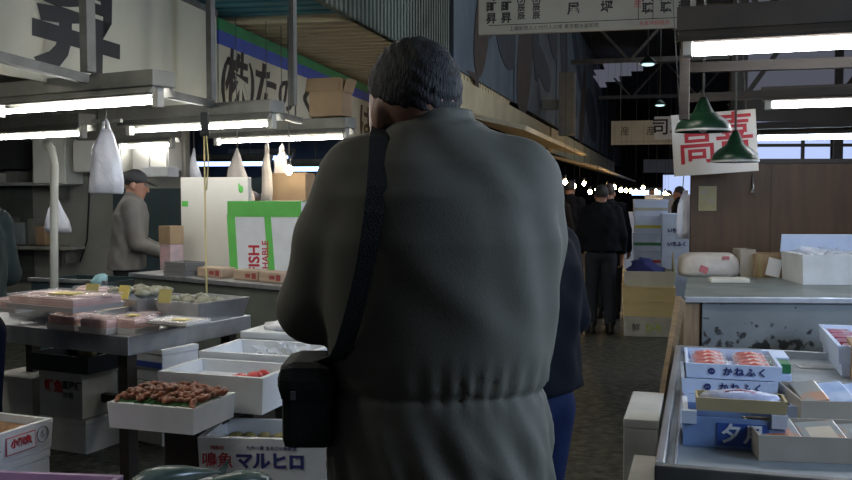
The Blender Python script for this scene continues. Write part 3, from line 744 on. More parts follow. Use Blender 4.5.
def shrimp_mesh():
    m = MB(); pts = []; rs = []
    for i in range(8):
        a = -.7 + i * .28; pts.append((.026 * math.cos(a) - .02, .026 * math.sin(a), .004 * math.sin(i))); rs.append((.004, .008, .0095, .0095, .009, .008, .006, .003)[i])
    m.tube(pts, rs, 7)
    for i in range(5): a = -.5 + i * .28; m.tube([(.026 * math.cos(a) - .02, .026 * math.sin(a), 0), (.012 * math.cos(a) - .02, .012 * math.sin(a), -.006)], .0014, 4)
    return m
sp = None; k = 0
for iy in range(8):
    for ix in range(12):
        x = -w * .42 + w * .84 * ix / 11 + random.uniform(-.008, .008); y = -.10 + .20 * iy / 7 + random.uniform(-.008, .008)
        hgt = .100 + .022 * max(0, 1 - (x / .2) ** 2) * max(0, 1 - (y / .13) ** 2) + random.uniform(0, .010)
        P = Vector((cx, cy, zb + hgt)) + rotv(x, y, rz); ro = (random.uniform(-.5, .5), random.uniform(-.5, .5), random.uniform(0, 6.28))
        if sp is None:
            sp = solid('shrimp', shrimp_mesh(), shr_m, 'red-brown shrimp in the heap in the shallow foam box', 'shrimp', P, 0, 'heaped shrimps'); sp.rotation_euler = ro; o = sp
        else: o = dup(sp, P); o.rotation_euler = ro
        o.scale = (1.2, 1.2, 1.2)
# big open box behind the shrimps
(bx, by), bw, brz = ctr(158, 370, 249, 381, zb + .145, .32); brz = R(-18)
big = open_box('foam_box', bw + .01, .32, .145, foam, 'open white foam box with a few red items, behind the shrimps', (bx, by + .02, zb), brz, FOAMS, t=.022, fl=.095)
tom = mat('red_fish', (.60, .05, .05), .3, c2=(.42, .04, .04), scale=30)
for i, (x, y) in enumerate(((.10, -.12), (.13, -.10), (.155, -.06), (.11, -.08), (.165, -.02), (.14, -.03), (.17, .03))):
    P = Vector((bx, by + .02, zb + .12)) + rotv(x * .85, y * .85, brz)
    o = solid('red_octopus_piece', MB().ball((0, 0, 0), .026, 2, (1.2, .8, .8), (0, .2, i)), tom, 'red seafood piece in the right corner of the open white foam box', 'seafood', P, i, 'red pieces in the foam box')
(b2x, b2y) = (bx + .10, by + .365)
bb2 = open_box('foam_box', bw + .03, .36, .17, foam, 'open white foam box with crumpled clear wrap, second behind the shrimps', (b2x, b2y, zb), brz, FOAMS, t=.024, fl=.10)
m = MB()
for i in range(34):
    a = random.uniform(0, 6.28); x, y = random.uniform(-.02, .18), random.uniform(-.14, .14); s_ = random.uniform(.02, .05)
    v = [m.bm.verts.new((x + s_ * math.cos(a + q), y + s_ * math.sin(a + q), .13 + random.uniform(-.01, .06))) for q in (0, 2.1, 4.2)]; m._face(v)
solid('clear_wrap', m, mat('wrap_crumple', (.8, .84, .9), .1, alpha=.4), 'crumpled clear plastic wrap in the second white foam box', 'plastic wrap', (b2x, b2y, zb), brz)
bb3 = closed_box('foam_box', bw + .05, .34, .20, foam, 'closed white foam box, last of the row behind the shrimps', (b2x + .11, b2y + .37, zb), brz, FOAMS)
m = MB(); m.loft([(0, 0, 0, .20, .13), (.02, 0, 0, .21, .14), (.035, .01, 0, .15, .10), (.045, 0, 0, .03, .03)], 26, noise=.25, seed=5)
solid('plastic_sheet', m, bag_plastic, 'crumpled white plastic sheet on the last closed foam box', 'plastic sheet', (b2x + .11, b2y + .37, zb + .20), brz)
# octopus-lettered box in front
(mx, my), mw, mrz = ctr(197, 437, 326, 441, .60, .30); mrz = R(-5)
mz = .415
mb_ = open_box('foam_box', mw, .30, .185, foam, 'lettered white foam box with big blue and red characters, partly behind the shoulder bag', (mx, my, mz), mrz, FOAMS, t=.024, fl=.10)
text('マルヒロ', .066, ink_blue, mb_, (.030, -.1500, .098), bold=.003, sx=1.0)
text('鳴魚', .060, ink_red, mb_, (-.170, -.1500, .098), bold=.0008)
text('海産物', .018, ink_red, mb_, (-.170, -.1515, .148))
text('九州一番 まるごと新鮮便', .017, ink_blue, mb_, (.035, -.1515, .150))
shell_y = mat('clam', (.30, .26, .09), .5, c2=(.18, .15, .05), scale=14)
for i in range(16):
    x = -.17 + (i % 6) * .062 + random.uniform(-.01, .01); y = -.09 + (i // 6) * .085
    P = Vector((mx, my, mz + .13)) + rotv(x, y, mrz)
    o = solid('clam', MB().ball((0, 0, 0), .030, 2, (1.15, .9, .6)), shell_y, 'yellowish clam in the lettered blue-and-red foam box', 'clam', P, random.uniform(0, 6), 'clams in the lettered foam box')
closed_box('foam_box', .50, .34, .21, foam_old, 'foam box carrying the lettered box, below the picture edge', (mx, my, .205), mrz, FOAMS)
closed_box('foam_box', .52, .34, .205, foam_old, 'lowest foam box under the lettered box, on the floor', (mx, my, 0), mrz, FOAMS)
# box of dark fish at the very bottom
fx, fy, fz, frz = -.70, 2.84, .40, R(-12)
open_box('foam_box', .52, .34, .14, foam, 'white-rimmed foam box with dark whole fish at the bottom edge', (fx, fy, fz), frz, FOAMS, t=.02, fl=.08)
closed_box('foam_box', .50, .33, .40, foam_old, 'foam box under the box of dark fish', (fx, fy, 0), frz, FOAMS)
fish_d = mat('fish_dark', (.035, .06, .05), .25, c2=(.10, .13, .115), scale=9, stretch=(1, 1, 5))
def fish_mesh(L_, r):
    m = MB(); rows = [(0, .15), (.06, .55), (.2, .95), (.4, 1), (.6, .8), (.8, .42), (.92, .2), (1, .12)]
    m.tube([((t - .5) * L_, 0, .01 * math.sin(t * 3)) for t, _ in rows], [r * k for _, k in rows], 12); return m
def fish_fin(L_, r):
    m = MB(); m.poly([(L_ * .46, 0), (L_ * .62, r * 1.1), (L_ * .57, 0), (L_ * .62, -r * 1.1)], .004); return m
for i, (x, y, dz, a, lb) in enumerate(((-.14, .05, .166, .5, 'dark green whole fish lying leftmost over the foam rim at the bottom edge'), (.06, .02, .160, -2.6, 'dark green whole fish lying rightmost at the bottom edge, under the lettering'), (-.02, -.04, .125, .2, 'dark fish beneath the two others at the bottom edge'))):
    P = Vector((fx, fy, fz + dz)) + rotv(x, y, frz)
    o = solid('whole_fish', fish_mesh(.30, .042), fish_d, lb, 'fish', P, a, 'dark whole fish'); part('tail_fin', fish_fin(.30, .042), fish_d, o); part('eye', MB().ball((-.125, -.02, .012), .006, 1).ball((-.125, .02, .012), .006, 1), eye_white, o)
# red-labelled box at the left edge: its right side faces the aisle
a = atz(53, 418, .62); b = atz(2, 434, .62); v = a - b; lrz = math.atan2(v.x, v.y) * -1
LL = .40; c = a + rotv(-.19, -LL / 2, lrz)
lb_ = open_box('foam_box', .38, LL, .115, foam, 'open white foam box with red-framed label at the left picture edge', (c.x, c.y, .505), lrz, FOAMS, t=.02, fl=.06)
lab = part('paper_label', MB().box((.1895, .035, .058), (.002, .145, .068)), mat('label_red_frame', (.55, .10, .10), .6), lb_, label='red-framed paper label')
part('label_paper', MB().box((.1908, .035, .058), (.002, .137, .060)), foam, lab)
text('小籠魚', .034, ink_red, lb_, (.1925, .035, .062), (R(90), 0, R(90)), bold=.002)
text('ト', .04, ink_blue, lb_, (.1905, -.075, .05), (R(90), 0, R(90)))
m = MB(); m.tube([(0, .030 * math.cos(q * .45), .030 * math.sin(q * .45)) for q in range(15)], .0022, 5, cap=False); part('round_mark', m, mat('mark_grey', (.30, .38, .42), .6), lb_, (.1905, .145, .066))
text('S', .034, MATS['mark_grey'], lb_, (.1905, .145, .066), (R(90), 0, R(90)))
roe = mat('orange_roe', (.34, .17, .06), .4, c2=(.22, .10, .035), scale=40, bump=.5, bscale=90)
o = solid('salmon_roe', MB().box((0, 0, .075), (.33, .35, .028), bev=.008), roe, 'orange-brown roe filling the red-labelled foam box', 'roe', (c.x, c.y, .505), lrz); o['kind'] = 'stuff'
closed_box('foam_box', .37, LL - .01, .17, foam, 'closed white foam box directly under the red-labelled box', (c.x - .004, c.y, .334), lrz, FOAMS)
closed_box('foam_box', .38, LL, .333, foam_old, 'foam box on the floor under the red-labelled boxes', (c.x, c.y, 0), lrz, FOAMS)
# purple-rimmed box at the bottom left corner
q = atz(50, 474, .50)
purple = mat('purple_foam', (.42, .30, .46), .5, c2=(.34, .22, .38), scale=4)
pb_ = open_box('foam_box', .54, .34, .12, purple, 'foam box with mauve rim and red contents in the bottom left corner', (q.x - .02, q.y - .15, .38), R(-7), FOAMS, t=.022, fl=.06)
for i in range(6):
    solid('red_fish', fish_mesh(.22, .030), tom, 'red fish in the mauve-rimmed box in the bottom left corner', 'fish', (q.x - .20 + .07 * i, q.y - .15 - .008 * i, .473), 1.5, 'red fish in the mauve box')
closed_box('foam_box', .52, .33, .38, foam_old, 'foam box under the mauve-rimmed box in the bottom left corner', (q.x - .02, q.y - .15, 0), R(-7), FOAMS)

# ================================================================== LEFT DISPLAY TABLE
TZ = .85
corner = atz(128, 337, TZ); trz = R(-28)
tw, td = 1.75, .88
tc = corner + rotv(-tw / 2, td / 2, trz)
tab = thing('display_table', 'stainless steel display table of the left stall with packs of fillets', 'table', (tc.x, tc.y, 0), trz)
part('table_top', MB().box((0, 0, TZ - .045), (tw, td, .09), bev=.005), steel, tab)
for sx in (-1, 1):
    for sy in (-1, 1): part('leg', MB().box((sx * (tw / 2 - .09), sy * (td / 2 - .08), .38), (.06, .06, .76)), dark_wood, tab)
part('crossbar', MB().box((0, td / 2 - .08, .30), (tw - .2, .04, .05)), dark_wood, tab)
fil_m = mat('fillet_pink', (.66, .47, .43), .35, c2=(.52, .33, .30), scale=16)
tray_w = mat('tray_white', (.62, .60, .58), .35)
def T(px, py, z): return atz(px, py, z)
def pack(px, py, z, w, d, h, lb, rz=None, fm=None, label=True, grp='packs of fillets on the steel table', cat='pack', seed=0):
    p = T(px, py, z) ; rz = trz if rz is None else rz; c = p + rotv(0, d / 2, rz)
    m = MB(); m.tray(w, d, h * .35, .008, .006, .94); o = solid('fillet_pack', m, tray_w, lb, cat, (c.x, c.y, z), rz, grp)
    m = MB(); rnd = random.Random(seed)
    m.box((0, 0, h * .52), (w * .95, d * .93, h * .62), bev=min(.02, h * .2))
    n = max(3, int(w / .035))
    for i in range(n): m.ball((-w * .38 + w * .76 * i / (n - 1), rnd.uniform(-.01, .01), h * .78), d * .34, 2, (.30, 1, h * .16 / (d * .34)), (0, 0, rnd.uniform(-.5, .5)))
    part('fillet', m, fm or fil_m, o)
    part('wrap', MB().box((0, 0, h * .88), (w * .97, d * .97, h * .14), bev=.006), wrap_clear, o)
    if label: part('price_label', MB().box((w * .1, -d * .1, h * .975), (w * .30, d * .28, .003), rz=.2), yellow_paper, o)
    return o
pos = [(70, 329, 'front left'), (104, 334, 'front middle'), (138, 334, 'front right')]
pack(60, 330, TZ, .20, .16, .085, 'pink fillet pack with yellow label, leftmost of the front row on the steel table', seed=1)
pack(92, 334, TZ, .19, .16, .085, 'pink fillet pack, middle of the front row on the steel table', seed=2, label=False)
pack(120, 334, TZ, .19, .16, .085, 'pink fillet pack, right end of the front row on the steel table', seed=3)
pack(86, 320, TZ, .30, .19, .075, 'white tray with orange-brown pieces behind the front row of packs', fm=mat('kara', (.55, .30, .10), .4, c2=(.6, .5, .4), scale=12), seed=4, label=False)
pack(136, 320, TZ, .15, .12, .04, 'small pack just left of the clear stacked packs', seed=9, label=False)
pp_ = T(52, 319, TZ); pp_ = pp_ + rotv(0, .16, trz)
solid('steel_tray', MB().tray(.68, .34, .06, .006, .055, .97), steel, 'low steel tray carrying the pink pack stacks at the left of the table', 'tray', (pp_.x, pp_.y, TZ), trz)
# clear stacked packs on the right
for i in range(4):
    pack(166, 326, TZ + .022 * i, .24, .17, .022, ('lowest', 'second', 'third', 'topmost')[i] + ' clear pack in the stack at the right end of the steel table', fm=tray_w, label=i == 3, seed=20 + i)
# left hill of packs
for i in range(4):
    pack(38, 311, TZ + .062 + .058 * i, .42 - .02 * i, .24, .058, ('lowest', 'second', 'third', 'topmost')[i] + ' long pink pack in the stack at the left of the steel table', label=i == 3, seed=30 + i)
for i in range(2):
    pack(0, 312, TZ + .062 + .06 * i, .20, .20, .06, ('lower', 'upper')[i] + ' pink pack in the pair at the far left of the steel table', label=i == 1, seed=40 + i)
pack(84, 306, TZ, .20, .14, .12, 'pink pack with a standing yellow tag, behind the long pink stack', seed=50)
# steel trays with shellfish
tray_blue = mat('tray_blue', (.20, .26, .40), .4, .3, c2=(.15, .20, .32), scale=6)
def steel_tray(px, py, z, w, d, h, lb, rz):
    p = T(px, py, z); c = p + rotv(0, d / 2, rz); m = MB(); m.tray(w, d, h, .008, .008, .86)
    o = solid('steel_tray', m, steel, lb, 'tray', (c.x, c.y, z - .009), rz, 'steel trays on the display table')
    part('liner', MB().box((0, 0, h * .35), (w * .86, d * .86, h * .5), bev=.004), tray_blue, o)
    return o, c
stt, tcn = steel_tray(116, 315, TZ + .01, .34, .34, .10, 'steel tray with shellfish and yellow tags, left of the pair', R(-34))
stt2, tcn2 = steel_tray(176, 319, TZ + .01, .34, .36, .10, 'steel tray with blue lining at the right end of the table', R(-34))
oy = mat('oyster', (.16, .155, .10), .5, c2=(.32, .32, .24), scale=20, bump=.8, bscale=40)
for i in range(16):
    t_, cc, mm = (stt, tcn, i) if i < 9 else (stt2, tcn2, i - 9)
    x = -.12 + (mm % 3) * .115 + random.uniform(-.02, .02); y = -.09 + (mm // 3) * .09
    P = Vector((cc.x, cc.y, TZ + .105 + (.02 if i < 9 else -.012))) + rotv(x, y, R(-34))
    solid('oyster', MB().loft([(-.022, 0, 0, .018, .012), (-.010, 0, 0, .045, .03), (.004, .004, 0, .05, .034), (.016, 0, 0, .03, .02), (.022, 0, 0, .008, .006)], 14, noise=.3, seed=i), oy, 'dark oyster shell in the left steel tray' if i < 9 else 'dark oyster shell in the right steel tray', 'oyster', P, random.uniform(0, 6), 'oysters in the left steel tray' if i < 9 else 'oysters in the right steel tray')
for px, py, z, lb, rz in ((124, 293, TZ + .15, 'yellow paper tag lying on the shells of the left tray', R(-30)), (165, 297, TZ + .13, 'yellow price tag standing at the front of the right tray', R(-20)), (92, 291, TZ + .15, 'yellow price tag standing on the packs at the left', R(-15))):
    p = T(px, py + 6, z - .03); solid('price_tag', MB().box((0, 0, .035), (.075, .004, .07), rx=-.25), yellow_paper if 'lying' in lb else mat('tag_old', (.42, .36, .12), .6), lb, 'tag', p, rz, 'yellow price tags')
# hook with yellow strings over the trays
h_ = at(204, 118, 6.05)
hk = solid('string_hook', MB().box((0, 0, .0), (.05, .05, .12), bev=.01).ball((0, 0, -.08), .035, 2), black_cloth, 'black hook clamp on the second lamp', 'hook', (h_.x, h_.y + .02, h_.z - .02))
rod('yellow_string', 'pair of yellow strings hanging from the black hook down to the tray', [(h_.x, h_.y, h_.z - .12), at(205, 200, 5.95), at(206, 262, 5.75), at(207, 303, 5.62)], .006, 'string', mat('string_y', (.5, .42, .18), .6))
rod('yellow_string', 'second yellow string ending beside the white board', [(h_.x + .015, h_.y, h_.z - .12), at(208.5, 160, 6.0), at(206.5, 190, 5.95)], .005, 'string', MATS['string_y'])
# under the table
p = atz(72, 452, 0)
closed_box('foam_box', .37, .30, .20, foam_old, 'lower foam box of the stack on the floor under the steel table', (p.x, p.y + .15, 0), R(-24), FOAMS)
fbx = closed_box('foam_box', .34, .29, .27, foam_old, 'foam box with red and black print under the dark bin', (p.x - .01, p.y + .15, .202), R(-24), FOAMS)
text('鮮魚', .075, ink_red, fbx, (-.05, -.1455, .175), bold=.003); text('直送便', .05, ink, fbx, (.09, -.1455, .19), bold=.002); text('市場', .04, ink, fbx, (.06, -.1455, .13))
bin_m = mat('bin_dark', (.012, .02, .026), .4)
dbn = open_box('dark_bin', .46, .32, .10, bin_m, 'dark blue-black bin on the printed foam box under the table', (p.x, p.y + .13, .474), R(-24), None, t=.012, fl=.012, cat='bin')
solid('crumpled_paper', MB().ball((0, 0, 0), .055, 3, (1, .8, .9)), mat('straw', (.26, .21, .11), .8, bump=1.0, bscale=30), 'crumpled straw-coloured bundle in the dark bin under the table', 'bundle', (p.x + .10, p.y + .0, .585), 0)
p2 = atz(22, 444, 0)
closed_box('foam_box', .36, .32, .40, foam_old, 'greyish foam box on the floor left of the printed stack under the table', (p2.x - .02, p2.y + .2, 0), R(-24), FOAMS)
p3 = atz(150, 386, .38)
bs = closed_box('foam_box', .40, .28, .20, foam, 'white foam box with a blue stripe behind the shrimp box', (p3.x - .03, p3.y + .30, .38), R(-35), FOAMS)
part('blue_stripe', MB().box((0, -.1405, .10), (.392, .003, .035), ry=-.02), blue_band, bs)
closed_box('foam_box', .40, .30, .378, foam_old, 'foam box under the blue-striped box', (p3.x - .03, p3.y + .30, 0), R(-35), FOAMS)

# ================================================================== LEFT STALL: COUNTER AND BACK
CR = R(-37)
cc = Vector((-1.52, 6.22, 0)); cn = rotv(0, 1, CR)
ct = thing('stall_counter', 'grey steel counter in front of the vendor in the cap', 'counter', cc + cn * .18, CR)
counter_grey = mat('counter_grey', (.13, .14, .12), .5, .2, c2=(.09, .10, .085), scale=4)
part('counter_top', MB().box((.2, 0, .905), (2.1, .44, .03), bev=.004), steel, ct)
part('front_panel', MB().box((.2, -.17, .445), (2.04, .05, .89)), counter_grey, ct)
part('side_panel', MB().box((1.19, .0, .445), (.05, .36, .89)), counter_grey, ct)
part('side_panel', MB().box((-.79, .0, .445), (.05, .36, .89)), counter_grey, ct)
CZ = .92
def on_counter(x, y): return cc + cn * .18 + rotv(x, y, CR)
def cpos(px, y=0.0):
    """x along the counter such that the point shows at pixel column px"""
    lo, hi = -1.6, 1.6
    for _ in range(40):
        mid = (lo + hi) / 2; q_ = on_counter(mid, y)
        if 426 + F * q_.x / q_.y < px: lo = mid
        else: hi = mid
    return on_counter(lo, y)
pk_m = mat('pack_wood', (.42, .32, .23), .6, c2=(.34, .25, .18), scale=8)
for i, (px, w_, lb) in enumerate(((216, .26, 'tan wrapped pack with red marks on the counter below the white board'), (252, .24, 'tan wrapped pack with red marks on the counter below the green taped box'), (276, .2, 'third tan pack, partly behind the standing man'))):
    c = cpos(px, -.05); o = solid('wrapped_pack', MB().box((0, 0, .036), (w_, .14, .070), bev=.012), pk_m, lb, 'pack', (c.x, c.y, CZ), CR, 'tan packs on the counter')
    part('red_mark', MB().box((.03, -.0705, .036), (.05, .003, .025)).box((.09, -.0705, .036), (.04, .003, .038)), mat('mark_red', (.28, .05, .05), .6), o)
c = cpos(184, -.10)
for i in range(3):
    solid('pack_tray', MB().tray(.26 - .01 * i, .18, .032, .01, .01, .95), mat('grey_pack', (.20, .20, .20), .4), ('bottom', 'middle', 'top')[i] + ' grey pack tray in the stack beside the vendor\'s hand', 'tray', (c.x, c.y, CZ + .034 * i), CR, 'grey pack trays')
# dark tank at the vendor's left
tkc = at(86, 281, 7.0)
tk = thing('water_tank', 'dark teal tank with pale edge left of the vendor', 'tank', (tkc.x, tkc.y + .1, 0), R(-20))
part('basin', MB().tray(.72, .5, .84, .03, .5, 1.0), teal_dark, tk); part('rim', MB().box((0, -.26, .845), (.74, .03, .03), bev=.004), steel, tk)
p = at(101, 276, 6.80); solid('blue_cloth', MB().loft([(-.05, .01, -.06, .05, .012), (-.01, .0, -.06, .055, .02), (.0, .0, -.03, .055, .05), (.03, .01, -.02, .045, .045), (.045, .015, -.02, .02, .02)], 16, noise=.3, seed=3), mat('cloth_cyan', (.30, .52, .55), .8), 'pale blue cloth draped on the edge of the dark tank', 'cloth', (p.x, p.y, .862), 0)
# boards and boxes behind the counter
p = at(216, 200, 7.15)
wbd = solid('foam_board', MB().box((0, 0, .82), (.585, .06, 1.64), bev=.006), mat('board_white', (.66, .65, .60), .5, c2=(.60, .58, .53), scale=2), 'tall white foam board standing behind the counter, with a green tape piece', 'board', (p.x, p.y, 0), R(-14))
part('green_tape', MB().box((-.255, -.0315, 1.43), (.055, .003, .045)), green_tape, wbd)
part('green_sticker', MB().ball((.23, 0, 1.545), .026, 2, (.8, .1, 1.2)).box((.23, -.0305, 1.575), (.012, .003, .03)), green_tape, wbd).location = (0, -.031, 0)
p = at(271, 230, 6.62)
gcr = solid('wooden_crate', MB().box((0, 0, .25), (.5, .26, .5)), dark_wood, 'wooden crate under the green taped box behind the counter', 'crate', (p.x, p.y, 0), R(-12))
gt = solid('foam_box', MB().box((0, 0, .475), (.56, .26, .95), bev=.008), foam, 'white foam box edged with green tape and sideways red letters', 'box', (p.x, p.y, .502), R(-12), FOAMS)
tp = MB()
tp.box((0, -.1315, .895), (.565, .004, .11)); tp.box((-.235, -.1312, .44), (.062, .004, .84), ry=R(-3)); tp.box((.055, -.1312, .44), (.05, .004, .84), ry=R(-4)); tp.box((0, 0, .952), (.565, .262, .004))
part('green_tape', tp, green_tape, gt)
text('FRESH FISH', .115, ink_red, gt, (-.075, -.1330, .64), (R(90), R(-90), 0), bold=.003, align='RIGHT')
text('PERISHABLE', .070, ink_red, gt, (.010, -.1330, .67), (R(90), R(-90), 0), bold=.001, align='RIGHT')
def bag(px, py, Y, w_, h_, lb, dpt=.05, seed=1, m_=None, hook=True, pointed=False):
    """hanging plastic bag; px,py is its top"""
    t = at(px, py, Y); m = MB()
    if pointed: rows = [(0, 0, 0, .006, .006), (-h_ * .12, 0, 0, w_ * .10, dpt * .3), (-h_ * .35, -.01, 0, w_ * .25, dpt * .6), (-h_ * .65, 0, 0, w_ * .40, dpt), (-h_ * .85, .01, 0, w_ * .48, dpt), (-h_ * .97, .02, 0, w_ * .46, dpt * .7), (-h_, .02, 0, w_ * .40, dpt * .2)]
    else: rows = [(0, 0, 0, w_ * .14, .01), (-h_ * .1, 0, 0, w_ * .22, dpt * .4), (-h_ * .3, -.01, 0, w_ * .38, dpt * .7), (-h_ * .45, 0, 0, w_ * .42, dpt * .8), (-h_ * .8, .0, 0, w_ * .5, dpt), (-h_ * .97, -.01, 0, w_ * .5, dpt * .6), (-h_, -.01, 0, w_ * .48, dpt * .2)]
    m.loft(rows, 30, fold=.06, noise=.06, seed=seed)
    o = solid('plastic_bag', m, m_ or bag_plastic, lb, 'bag', t, 0, 'hanging plastic bags')
    if not pointed:
        part('bag_handle', MB().tube([(-w_ * .1, 0, -.02), (-w_ * .06, 0, .05), (0, 0, .075), (w_ * .06, 0, .05), (w_ * .1, 0, -.02)], .012, 6), m_ or bag_plastic, o)
    top_ = 3.05 if t.x > banner_x(t.y) - .1 else 2.69
    if hook: part('hook', MB().tube([(0, 0, -.02), (0, 0, top_ - t.z)], .004, 5), pole_metal, o)
    return o
bag(106, 129, 6.7, .25, .48, 'big white plastic bag hanging between the left lamps, above the vendor', .07, 2)
solid('bag_rail', MB().box((0, 0, 0), (.26, .03, .025)), hood_metal, 'short rail from which the big white bag hangs', 'rail', at(107, 121, 6.72), R(-20))
bag(56, 196, 8.0, .25, .33, 'pointed white bag hanging behind the white pipe', .05, 3, pointed=True)
bag(194, 148, 8.6, .11, .30, 'thin grey-white bag peak above the tall white board', .04, 4, pointed=True)
bag(237, 148, 7.9, .27, .50, 'white pointed bag hanging behind the tall white board', .07, 5, pointed=True, m_=mat('bag_warm', (.58, .52, .46), .4, c2=(.46, .42, .38), scale=8))
bag(267, 150, 8.1, .10, .46, 'narrow white bag left of the bare bulb', .03, 6, m_=MATS['bag_warm'])
bag(282, 152, 8.35, .17, .30, 'wider greyish bag behind the bare bulb', .05, 7, m_=MATS['bag_warm'])
p = at(292, 200, 8.3); closed_box('carton', .36, .3, .30, cardboard, 'brown carton on the rear shelf under the bare bulb', (p.x, p.y, 1.40), R(-10), None, .01)
solid('rear_shelf', MB().box((0, 0, -.02), (1.3, .45, .04)).box((-.5, .1, -.7), (.05, .05, 1.36)).box((.5, .1, -.7), (.05, .05, 1.36)), dark_wood, 'dark rear shelf behind the green taped box', 'shelf', (p.x - .2, p.y, 1.40), R(-10))
p = at(250, 200, 8.25); solid('clutter_bundle', MB().ball((0, 0, .07), .1, 2, (1, .8, .7)).ball((.12, .03, .06), .08, 2, (1, .8, .7)), mat('clutter_blue', (.08, .09, .13), .7, c2=(.2, .12, .06), scale=14), 'dark bluish bundle on the rear shelf above the green tape', 'bundle', (p.x, p.y, 1.402), 0)
# carton on the third lamp
cl3 = c3 + rotv(.57, 0, LR)
cb = solid('carton', MB().box((0, 0, .16), (.32, .19, .32), bev=.004), cardboard, 'open brown carton resting on the hood of the third lamp', 'carton', (cl3.x, cl3.y, 2.178), LR + .12)
part('flap', MB().box((-.02, -.11, .27), (.32, .006, .12), rx=-.3).box((.19, 0, .26), (.006, .18, .12), ry=.35), cardboard, cb)
# back wall cupboards, shelves
def wpt(px, py, off=.0):
    """point on the stall back wall seen at a pixel, off metres in front"""
    n = Vector((math.sin(-LW), math.cos(-LW), 0)) * -1; o_ = Vector((-3.35, 9.75, 0)) + n * (.05 + off)
    d = ray(px, py); t = ((o_ - Vector((0, 0, CAMZ))).dot(n)) / d.dot(n); return Vector((0, 0, CAMZ)) + d * t
def cupboard(x0, y0, x1, y1, dp, m_, name, lb, cat='cupboard', doors=2):
    a = wpt(x0, y1, dp); b = wpt(x1, y0, dp); w_ = (Vector((b.x, b.y, 0)) - Vector((a.x, a.y, 0))).length; h2 = b.z - a.z
    c = (a + b) / 2; o = thing(name, lb, cat, (c.x, c.y, a.z), LW)
    part('carcass', MB().box((0, dp / 2 - .005, h2 / 2), (w_, dp - .02, h2), bev=.003), m_, o)
    for i in range(doors): part('door', MB().box((-w_ / 2 + w_ / doors * (i + .5), -.012, h2 / 2), (w_ / doors - .02, .02, h2 - .02), bev=.003), m_, o)
    return o
cup_white = mat('cup_white', (.60, .60, .55), .5, c2=(.54, .54, .49), scale=2)
cupboard(133, 136, 168, 171, .30, cup_white, 'wall_cupboard', 'white wall cupboard above and right of the vendor\'s cap')
cupboard(74, 140, 121, 172, .30, cup_white, 'wall_cupboard', 'white wall cupboard behind the big white bag')
cupboard(34, 138, 65, 184, .32, white_paint, 'wall_cupboard', 'pale wall cupboard with brown stain behind the white pipe', doors=1)
def shelf(x0, y0, x1, lb, dp=.32, uprights=True):
    a = wpt(x0, y0, dp); b = wpt(x1, y0, dp); w_ = (Vector((b.x, b.y, 0)) - Vector((a.x, a.y, 0))).length; c = (a + b) / 2
    o = thing('wall_shelf', lb, 'shelf', (c.x, c.y, a.z), LW); part('board', MB().box((0, dp / 2 - .025, 0), (w_, dp - .06, .035)), mat('shelf_grey', (.28, .28, .25), .6), o)
    
    for sx in (-1, 1): part('bracket', MB().box((sx * (w_ / 2 - .1), dp * .45, -.09), (.03, dp * .6, .14)), pole_metal, o)
    return o, c, w_
sh1, sc1, sw1 = shelf(-30, 184, 62, 'upper grey wall shelf at the far left'); sh2, sc2, sw2 = shelf(-30, 247, 70, 'lower grey wall shelf at the far left')
a = wpt(-40, 300, .01); b = wpt(33, 140, .01)
solid('dark_board', MB().box((0, 0, .8), ((b - a).x * 1.0, .02, 1.6)), mat('recess', (.075, .085, .075), .7, c2=(.05, .058, .05), scale=3), 'dark board covering the wall behind the shelves at the far left', 'board', ((a.x + b.x) / 2, (a.y + b.y) / 2 - .03, .55), LW)
solid('wall_cupboard_dark', MB().box((0, 0, 0), ((b - a).x, .25, .30)), mat('dark_cup', (.03, .034, .03), .5), 'dark shelf unit above the upper shelf at the far left', 'cupboard', ((a.x + b.x) / 2, (a.y + b.y) / 2 - .19, 1.93), LW)
for i, (px, hh_, ww, lb) in enumerate(((2, .22, .16, 'grey box'), (12, .30, .10, 'dark bottle-like canister'), (24, .24, .14, 'grey tin'), (36, .28, .09, 'tall grey folder'), (45, .2, .12, 'brown box'))):
    q_ = wpt(px, 240, .18); solid('shelf_item', MB().box((0, 0, hh_ / 2), (ww, .16, hh_), bev=.012), (card_grey, pole_metal, steel_dull, hood_metal, cardboard)[i], lb + ' standing on the lower wall shelf at the far left', 'container', (q_.x, q_.y, sc2.z + .019), LW, 'things on the wall shelves')
for i, (px, hh_, ww, lb) in enumerate(((4, .10, .22, 'low pale box'), (17, .12, .16, 'small grey box'))):
    q_ = wpt(px, 182, .18); solid('shelf_item', MB().box((0, 0, hh_ / 2), (ww, .18, hh_), bev=.01), (foam_old, hood_metal)[i], lb + ' on the upper wall shelf at the far left', 'container', (q_.x, q_.y, sc1.z + .019), LW, 'things on the wall shelves')
q_ = wpt(160, 172, .45); solid('foam_tray', MB().box((0, 0, 0), (.30, .22, .10), bev=.01), foam, 'small white box ledge under the cupboard, right of the vendor\'s cap', 'box', (q_.x, q_.y, q_.z), LW)
part('mount', MB().box((0, .22, 0), (.06, .3, .05)), pole_metal, bpy.data.objects['foam_tray'])
q_ = wpt(168, 200, .02); a2 = wpt(121, 185, .02)
solid('rear_panelling', MB().box((0, 0, 0), (.82, .03, 1.1)), teal_dark, 'dark teal boarding behind the vendor\'s face', 'panel', ((q_.x + a2.x) / 2 + .05, (q_.y + a2.y) / 2 - .03, 1.02), LW)
# white pipe
pp = [at(52, 280, 6.75), at(54, 220, 6.75), at(54.5, 165, 6.75), at(52, 150, 6.78), at(46, 143, 6.85)]
pp[0].z = .0
rod('white_pipe', 'white bent pipe standing beside the hanging bag at the far left', pp, .032, 'pipe', mat('pipe_white', (.52, .52, .45), .4))
rod('black_cord', 'black cord hanging down the wall left of the vendor', [wpt(90, 150, .02), wpt(89, 200, .02), wpt(87, 240, .02), wpt(80, 262, .03)], .008, 'cord', black_cloth)
